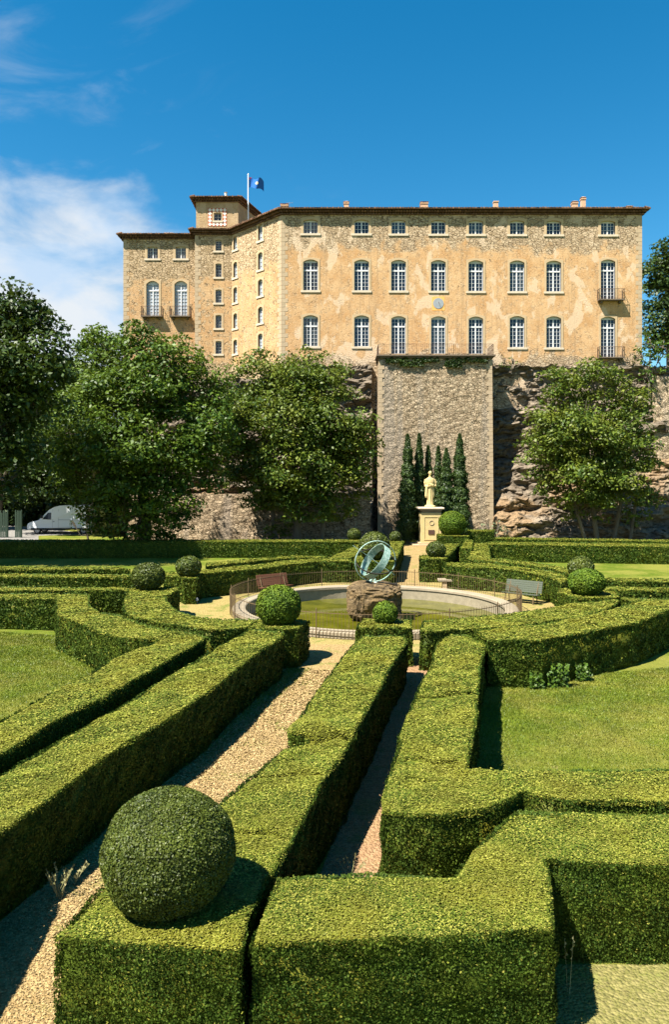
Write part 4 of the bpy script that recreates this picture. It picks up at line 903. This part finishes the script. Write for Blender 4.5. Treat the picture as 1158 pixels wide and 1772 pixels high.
# background wood left, seen only between trunks
tree('dark_tree', 'dark tree at the back, behind the young tree and the van', 'tree', 97,
     [(-150, 860, 60, 0), (-130, 800, 60, 0), (-10, 880, 36, 0), (90, 800, 50, 0), (0, 790, 50, 0), (100, 880, 26, 0), (180, 800, 50, 0), (120, 850, 40, 0), (20, 850, 40, 0), (230, 830, 50, 0), (-60, 850, 50, 0), (60, 870, 34, 0), (180, 870, 34, 0)], [[(120, 905, .4), (120, 860, .35), (122, 800, .2)]], 'darktree', .4, .9, shell=.2)
# cypresses
def cypress(px, ytip, wpx, Z, label):
    a = P(px, ytip, Z); hgt = a.z; r = wpx*1.45/2/F*Z; root = empty('cypress_tree', (a.x, Z, 0)); tag(root, label, 'tree', 'cypresses behind the statue')
    n = int(9000*hgt/9*r/.7); t_ = RS.rand(n)**.8; prof = r*np.minimum(1, (t_*6+.35))*np.clip(1-t_, 0, 1)**.62*(1+.14*np.sin(t_*37+px)+.1*np.sin(t_*83))
    an = RS.rand(n)*6.283; rr = prof*(.62+.42*RS.rand(n)); rr *= 1+.14*np.sin(an*5+t_*9+px)
    pt = np.column_stack([a.x+rr*np.cos(an), Z+rr*np.sin(an), .25+t_*(hgt-.25)]); nr = np.column_stack([np.cos(an), np.sin(an), .3*np.ones(n)])
    V, Fq = leaf_quads(pt, nr, .20, .6, .35); np_mesh('crown', V, Fq, M['cypress'], root)
    mb = MB(); mb.tube([(a.x, Z, 0), (a.x, Z, hgt*.9)], [.14, .03], 6); mb.build('trunk', M['bark'], root)
    mb = MB()
for px, yt, wd, Z, lb in ((706, 752, 26, 65.6, 'tall cypress, leftmost of the clump behind the statue'), (726, 751, 20, 66.4, 'second tall cypress from the left, left of the statue head'),
                          (741.5, 772, 18, 67, 'shortest cypress, right behind the statue head'), (759, 773, 18, 66.8, 'slim cypress just right of the statue head'),
                          (773, 777, 26, 65.8, 'broad cypress in the right half of the clump'), (796, 752, 27, 65.8, 'tall cypress, rightmost of the clump behind the statue')):
    cypress(px, yt, wd, Z, lb)
def sprigs(name, Zs, boxes, leaf, n, mt, label, cat, thick=.25):
    PT = []
    for bi, (x0, x1, y0, y1) in enumerate(boxes):
        Z = Zs[bi] if isinstance(Zs, tuple) else Zs; a = P(x0, y1, Z); b = P(x1, y0, Z); k = int(n/len(boxes)); q = RS.rand(k, 3)**np.array([1, 1, 1])
        hz = q[:, 2]*(.35+.65*np.abs(np.sin(q[:, 0]*9+x0))); PT.append(np.column_stack([a.x+(b.x-a.x)*q[:, 0], Z-thick*q[:, 1], a.z+(b.z-a.z)*hz]))
    PT = np.concatenate(PT); V, Fq = leaf_quads(PT, np.tile([0, -.7, .7], (len(PT), 1)), leaf, .6, .6); return tag(base_at(np_mesh(name, V, Fq, M[mt])), label, cat)
for z_, b_, n_, lb_ in ((20.0, (915, 938, 1162, 1189), 200, 'small bright shoots at the hedge foot, leftmost of three tufts on the right lawn'), (20.15, (945, 982, 1146, 1187), 380, 'tallest bright shoots at the foot of the curved outer hedge'), (20.75, (994, 1020, 1146, 1176), 330, 'bright shoots at the hedge foot, rightmost of three tufts on the right lawn')):
    sprigs('hedge_shoots', z_, [b_], .07, n_, 'bush', lb_, 'shoots')
sprigs('hanging_ivy', BY-.16, [(668, 700, 618, 628), (690, 735, 618, 634), (725, 760, 618, 626), (770, 800, 618, 636), (790, 845, 618, 627)], .16, 1500, 'darktree', 'thin dark ivy hanging under the terrace slab of the bastion', 'ivy', .1)
tree('boundary_shrubbery', 'dark shrubbery closing the view behind the white van', 'shrubbery', 92,
     [(-250, 860, 60, 0), (-160, 870, 50, 0), (-80, 870, 50, 0), (-10, 875, 42, 0), (50, 878, 40, 0), (105, 880, 38, 0), (160, 878, 40, 0), (215, 870, 44, 0), (-40, 905, 24, 0), (20, 905, 22, 0), (80, 905, 22, 0), (135, 903, 22, 0), (190, 900, 24, 0)],
     [[(60, 908, .3), (60, 890, .25), (60, 870, .2)]], 'darktree', .4, 1.2, shell=.15)
# weeds
def weed(px, py, h, n, label, spread=.15):
    x, y = G(px, py); mb = MB()
    for i in range(n):
        a = random.uniform(0, 6.28); l = h*random.uniform(.6, 1); e = Vector((x+math.cos(a)*spread*l/h*1.4, y+math.sin(a)*spread, l)); b = Vector((x+random.uniform(-.05, .05), y+random.uniform(-.05, .05), 0)); m_ = b.lerp(e, .55)+Vector((0, 0, .05*l))
        mb.tube([b, m_, e], [.004, .003, .002], 3)
        for k_ in range(6):
            s = m_.lerp(e, k_/6); mb.add([s, s+Vector((random.uniform(-.03, .03), random.uniform(-.02, .02), .02)), s+Vector((random.uniform(-.02, .02), 0, .045))], [(0, 1, 2)])
    o = base_at(mb.build('weed_plant', M['weed'])); return tag(o, label, 'weed')
weed(100, 1555, .42, 16, 'pale weeds at the foot of the long left hedge')
weed(128, 1530, .28, 9, 'smaller pale weeds right of the tuft by the long left hedge')
weed(984, 1722, .75, 2, 'single tall dry stalk in the hedge corner shadow at lower right', .05)
weed(606, 1515, .22, 7, 'dry twigs on the shaded dirt path', .2)
weed(945, 1765, .3, 9, 'small white-tipped weeds at the foot of the nearest hedge corner')

# ---------------------------------------------------------------- statue on its pedestal
sx = (744.5-CX)/F*64; SY = 64.0; pz1 = H-(878-CY)/F*SY
ped = empty('statue_pedestal', (sx, SY, 0)); tag(ped, 'tall cream stone pedestal with plaque under the statue', 'pedestal')
hw = .86
MB().box(sx-hw, sx+hw, SY-hw, SY+hw, .28, pz1-.42).build('shaft', M['statue'], ped, bevel=.02)
mb = MB(); mb.box(sx-hw-.75, sx+hw+.1, SY-hw-.45, SY+hw+.3, 0, .13); mb.box(sx-hw-.22, sx+hw+.12, SY-hw-.18, SY+hw+.15, .13, .28); mb.build('step', M['trim'], ped, bevel=.02)
mb = MB(); z = pz1-.42
mb.box(sx-hw+.05, sx+hw-.05, SY-hw+.05, SY+hw-.05, z, z+.12); mb.box(sx-hw-.04, sx+hw+.04, SY-hw-.04, SY+hw+.04, z+.12, z+.30); mb.build('cornice', M['statue_dark'], ped, bevel=.03)
MB().box(sx-1.1, sx+1.1, SY-1.08, SY+1.08, z+.30, z+.44).build('cap', M['sill'], ped, bevel=.03)
mb = MB(); f = SY-hw
for a in ((-.62, -.56, .5, 2.5), (.56, .62, .5, 2.5), (-.56, .56, 2.44, 2.5), (-.56, .56, .5, .56)): mb.box(sx+a[0], sx+a[1], f-.035, f+.01, a[2], a[3])
mb.build('panel_moulding', M['statue'], ped)
band(Vector((sx+.03, f-.01, 1.98)), Vector((0, 1, 0)), .21, .03, .05, 24).build('medallion', M['trim'], ped)
MB().box(sx-.25, sx+.27, f-.045, f+.01, .98, 1.35).build('plaque', M['plaque'], ped)
def loft(mb, rings, n=20):
    vs = []; fs = []
    for (x, y, z, rx, ry) in rings:
        for j in range(n): a = 2*math.pi*j/n; vs.append((x+rx*math.cos(a), y+ry*math.sin(a), z))
    for i in range(len(rings)-1):
        for j in range(n): fs.append((i*n+j, i*n+(j+1) % n, (i+1)*n+(j+1) % n, (i+1)*n+j))
    fs += [tuple(range(n-1, -1, -1)), tuple(range((len(rings)-1)*n, len(rings)*n))]; mb.add(vs, fs)
st = empty('statue', (sx, SY, pz1+.02)); tag(st, 'pale stone statue of a standing draped man, arms folded at the waist', 'statue')
b0 = pz1+.02; q = lambda z: b0+z
mb = MB()
def fold(rings, n=40, amp=.05, kf=9, ph=0):      # draped column with vertical folds
    vs = []; fs = []
    for (x, y, z, rx, ry, a_) in rings:
        for j in range(n):
            a = 2*math.pi*j/n; k = 1+a_*amp*math.sin(a*kf+ph+z*.7); vs.append((x+rx*k*math.cos(a), y+ry*k*math.sin(a), z))
    for i in range(len(rings)-1):
        for j in range(n): fs.append((i*n+j, i*n+(j+1) % n, (i+1)*n+(j+1) % n, (i+1)*n+j))
    fs += [tuple(range(n-1, -1, -1)), tuple(range((len(rings)-1)*n, len(rings)*n))]; mb.add(vs, fs)
fold([(sx, SY, q(.0), .50, .46, .3), (sx, SY, q(.12), .46, .42, .5), (sx, SY, q(.2), .30, .32, 1), (sx, SY, q(.5), .27, .28, 2), (sx, SY, q(.9), .28, .28, 2), (sx, SY, q(1.25), .31, .28, 1.5), (sx, SY, q(1.5), .33, .29, 1), (sx, SY, q(1.75), .34, .29, .4), (sx, SY, q(1.95), .38, .28, .2), (sx, SY, q(2.2), .43, .29, .1), (sx, SY, q(2.42), .40, .26, 0), (sx, SY, q(2.55), .20, .18, 0), (sx, SY-.02, q(2.62), .11, .12, 0)])
mb.tube([(sx, SY, q(2.5)), (sx+.01, SY-.04, q(2.80))], [.12, .11], 12)
hd = Vector((sx+.02, SY-.06, q(2.94)))
mb.lathe(hd, [(.02, -.19), (.10, -.15), (.145, -.04), (.155, .05), (.13, .13), (.07, .185), (.01, .2)], 18, 0, 1, 1.12)
mb.lathe(hd+Vector((0, -.17, -.02)), [(.005, -.05), (.03, -.03), (.012, .05)], 8)                     # nose
mb.lathe(hd+Vector((0, -.13, -.12)), [(.01, -.05), (.05, -.02), (.045, .02), (.01, .04)], 10)          # chin
for s in (-1, 1):
    mb.tube([hd+Vector((s*.15, .02, -.05)), hd+Vector((s*.165, .03, .04))], [.025, .03], 8)          # ears
    mb.tube([hd+Vector((s*.02, -.15, .045)), hd+Vector((s*.11, -.13, .05))], [.022, .02], 6)         # brows
# arms: shoulder, elbow, hand at the waist
mb.tube([(sx-.36, SY, q(2.38)), (sx-.44, SY-.02, q(2.1)), (sx-.42, SY-.06, q(1.82)), (sx-.2, SY-.28, q(1.80)), (sx+.02, SY-.33, q(1.86))], [.13, .115, .10, .085, .07], 12)
mb.tube([(sx+.36, SY, q(2.38)), (sx+.50, SY-.02, q(2.1)), (sx+.44, SY-.08, q(1.80)), (sx+.2, SY-.29, q(1.90)), (sx-.02, SY-.35, q(1.98))], [.13, .115, .10, .085, .07], 12)
for s, zz in ((1, 1.87), (-1, 1.98)):             # hands with fingers laid over the other arm
    cx_ = sx+s*.07; mb.lathe((cx_, SY-.35, q(zz)), [(.02, -.06), (.075, -.03), (.075, .03), (.02, .06)], 10, 0, 1, .6)
    for k_ in range(4): mb.tube([(cx_+s*.04, SY-.37, q(zz+.05-.032*k_)), (cx_+s*.13, SY-.38, q(zz+.045-.034*k_)), (cx_+s*.18, SY-.35, q(zz+.03-.034*k_))], [.018, .017, .012], 6)
    mb.tube([(cx_, SY-.38, q(zz+.05)), (cx_+s*.05, SY-.41, q(zz+.10))], [.02, .013], 6)
# cloak hanging from the left forearm
fold([(sx-.30, SY-.12, q(.80), .10, .10, 1), (sx-.32, SY-.14, q(.95), .15, .13, 1.5), (sx-.31, SY-.14, q(1.3), .14, .14, 1.5), (sx-.29, SY-.15, q(1.6), .13, .15, 1), (sx-.25, SY-.15, q(1.85), .12, .14, .5)], 24, .09, 5)
fold([(sx+.26, SY-.08, q(.86), .09, .10, 1), (sx+.26, SY-.08, q(1.1), .11, .12, 1.2), (sx+.26, SY-.06, q(1.6), .12, .13, .6)], 20, .08, 4)
o = mb.build('figure', M['statue'], st)
rm = o.modifiers.new('remesh', 'REMESH'); rm.mode = 'VOXEL'; rm.voxel_size = .022; rm.use_smooth_shade = True
sm = o.modifiers.new('smooth', 'SMOOTH'); sm.iterations = 3; sm.factor = .5

# ---------------------------------------------------------------- benches, seat, spotlight
def bench(px, py, Z, ang, L, mt, label, legm='darkiron'):
    x = (px-CX)/F*Z; root = empty('garden_bench', (x, Z, 0), ang); tag(root, label, 'bench')
    def part(mb, name, m_):
        me = bpy.data.meshes.new(name); me.from_pydata(mb.v, [], mb.f); me.update(); return link(name, me, m_, root, world=False)
    mb = MB()
    for i in range(5): mb.obox((-L/2, -.42+i*.095, .43-.01*i), (L, 0, 0), (0, .08, -.008), (0, 0, .035))
    part(mb, 'seat', mt)
    mb = MB()
    for i in range(6): mb.obox((-L/2, .07+.028*i, .47+.088*i), (L, 0, 0), (0, .03, 0), (0, .024, .078))
    part(mb, 'backrest', mt)
    for s in (-1, 1):
        mb = MB(); X = s*(L/2-.2)
        mb.tube([(X, -.42, 0), (X, -.36, .42), (X, .02, .40), (X, .06, 0)], .028, 5); mb.tube([(X, .0, .40), (X, .27, 1.0)], .024, 5); part(mb, 'leg', M[legm])
    return root
bench(474, 1027, 36.2, R(37), 1.75, M['benchbrown'], 'reddish brown slatted bench left of the basin')
bench(905, 1035, 33.9, R(-38), 1.75, M['benchgreen'], 'grey-green slatted bench right of the basin')
x, y = G(776, 1019); ss = empty('stone_bench', (x, y, 0)); tag(ss, 'small backless stone bench at the hedge right of the far path', 'stone bench')
MB().box(x-.52, x+.52, y-.28, y+.28, .40, .52).build('seat', M['rim'], ss, bevel=.02)
for s in (-.3, .16): MB().box(x+s, x+s+.22, y-.22, y+.22, 0, .398).build('leg', M['trim'], ss, bevel=.015)
x, y = G(341, 1045); sp_ = empty('garden_spotlight', (x, y, 0)); tag(sp_, 'small pale ground spotlight at the foot of the ring hedge', 'spotlight')
MB().tube([(x, y, 0), (x, y, .14)], .02, 6).build('stake', M['greymetal'], sp_); MB().tube([(x, y+.06, .2), (x, y-.09, .22)], [.06, .08], 10).build('lamp_head', M['lampglass'], sp_)

# ---------------------------------------------------------------- van
VS = 1.10; VY = 77.0; VX0 = (46-CX)/F*VY
van = empty('delivery_van', (VX0+3.4*VS, VY+1.05, 0)); tag(van, 'white high-roof panel van parked in the tree shade at left', 'van')
prof = [(0.02, .42), (0, .75), (.06, .95), (.30, 1.12), (.95, 1.28), (1.15, 1.36), (1.75, 1.98), (2.05, 2.28), (2.5, 2.55), (3.0, 2.68), (3.6, 2.72), (6.3, 2.70), (6.72, 2.62), (6.85, 2.3), (6.9, 1.0), (6.88, .45)]
mb = MB(); secs = [(0, .90, .0), (.06, .97, 0), (.2, 1, 0), (1.0, 1.0, 0), (1.8, 1, 0), (1.94, .97, 0), (2.0, .90, 0)]
n = len(prof); vs = []
for yy, k, _ in secs:
    for xx, zz in prof:
        tum = 0 if zz < 1.2 else (zz-1.2)*.08; yv = 1+(yy-1)*(1-tum); vs.append((VX0+(3.45+(xx-3.45)*(.985+.015*k))*VS, VY+yv*VS, (.42+(zz-.42)*(.96+.04*k))*VS))
fs = [(i*n+j, i*n+(j+1) % n, (i+1)*n+(j+1) % n, (i+1)*n+j) for i in range(len(secs)-1) for j in range(n)]+[tuple(range(n-1, -1, -1)), tuple(range((len(secs)-1)*n, len(secs)*n))]
mb.add(vs, fs); o = mb.build('body', M['vanpaint'], van, smooth=False, bevel=.03)
def vp(x_, z_, y_=-.012):
    tum = 0 if z_ < 1.2 else (z_-1.2)*.08; return Vector((VX0+x_*VS, VY+tum*VS+y_*VS, z_*VS))
def panel(pts, name, m_, off=-.012, th=.03):
    a = [vp(x_, z_, off) for x_, z_ in pts]; b = [vp(x_, z_, off+th) for x_, z_ in pts]; k = len(a)
    return MB().add(a+b, [tuple(range(k)), tuple(range(2*k-1, k-1, -1))]+[(i, (i+1) % k, k+(i+1) % k, k+i) for i in range(k)]).build(name, m_, van)
panel([(1.45, 1.40), (2.28, 1.36), (2.28, 2.02), (1.98, 2.02)], 'side_window', M['glass'])
panel([(.35, .40), (6.8, .40), (6.8, .56), (.35, .56)], 'sill_trim', M['rubber'])
panel([(2.95, .62), (4.2, .62), (4.2, .64), (2.95, .64)], 'door_seam', M['greymetal'])
for x_ in (2.4, 2.95, 4.25, 5.6): panel([(x_, .6), (x_+.018, .6), (x_+.018, 2.35), (x_, 2.35)], 'door_seam', M['greymetal'], -.006, .02)
panel([(2.95, 1.32), (6.7, 1.32), (6.7, 1.36), (2.95, 1.36)], 'side_moulding', M['greymetal'], -.02, .03)
panel([(.06, .98), (.42, 1.12), (.40, 1.0), (.10, .82)], 'headlight', M['lampglass'], .03, .05)
panel([(2.45, 1.15), (2.62, 1.15), (2.62, 1.19), (2.45, 1.19)], 'door_handle', M['rubber'], -.03, .03)
mb = MB(); a = vp(1.08, 1.33, .1); b = vp(1.78, 2.0, .1); w_ = 1.75*VS
mb.add([a+Vector((-.02, 0, .03)), a+Vector((-.02, w_, .03)), b+Vector((-.03, w_, .03)), b+Vector((-.03, 0, .03))], [(0, 1, 2, 3)]); mb.build('windscreen', M['glass'], van)
MB().box(vp(1.45, 1.4).x-.1, vp(1.45, 1.4).x+.08, VY-.28, VY-.05, 1.5*VS, 1.78*VS).build('mirror', M['rubber'], van, bevel=.03)
for x_ in (.95, 5.35):
    for yy in (.02, 1.76):
        c = Vector((VX0+x_*VS, VY+yy*VS, .36*VS)); wm = MB(); prf = [(.26, 0), (.35, .02), (.36, .11), (.35, .2), (.26, .22)]
        def wheel(prf, m_, name, par):
            mb = MB(); k = 24; vs = []
            for r_, d_ in prf: vs += [(c.x+r_*VS*math.cos(2*math.pi*i/k), c.y+d_*VS, c.z+r_*VS*math.sin(2*math.pi*i/k)) for i in range(k)]
            mb.add(vs, [(i*k+j, i*k+(j+1) % k, (i+1)*k+(j+1) % k, (i+1)*k+j) for i in range(len(prf)-1) for j in range(k)]+[tuple(range(k)), tuple(range(len(vs)-k, len(vs)))]); return mb.build(name, m_, par)
        wh = wheel(prf, M['rubber'], 'wheel', van); wheel([(.24, -.012), (.2, .03), (.05, .02), (.05, .2)], M['greymetal'], 'rim', wh)
# slatted gate at far left
for gx0, gx1, lb in ((-20, 12, 'pale green slatted screen at the left edge beside the van'), (26, 36, 'narrow green slatted panel just left of the van')):
    a = P(gx0, 915, 72); b = P(gx1, 915, 72); gt = empty('slatted_screen', ((a.x+b.x)/2, 72, 0)); tag(gt, lb, 'screen', 'slatted screens by the van')
    mb = MB(); k = int((b.x-a.x)/.16)+1
    for i in range(k): X = a.x+(b.x-a.x)*i/k; mb.obox((X, 72+random.uniform(-.02, .02), .05), (.11, 0, 0), (0, .03, 0), (random.uniform(-.05, .05), 0, 2.5+random.uniform(-.15, .15)))
    mb.build('slats', M['gate'], gt)
    for z in (.6, 2.0): MB().box(a.x, b.x, 72.05, 72.1, z, z+.08).build('rail', M['gate'], gt)
    for X in (a.x, b.x): MB().box(X-.05, X+.05, 72.02, 72.14, 0, 2.7).build('post', M['gate'], gt)
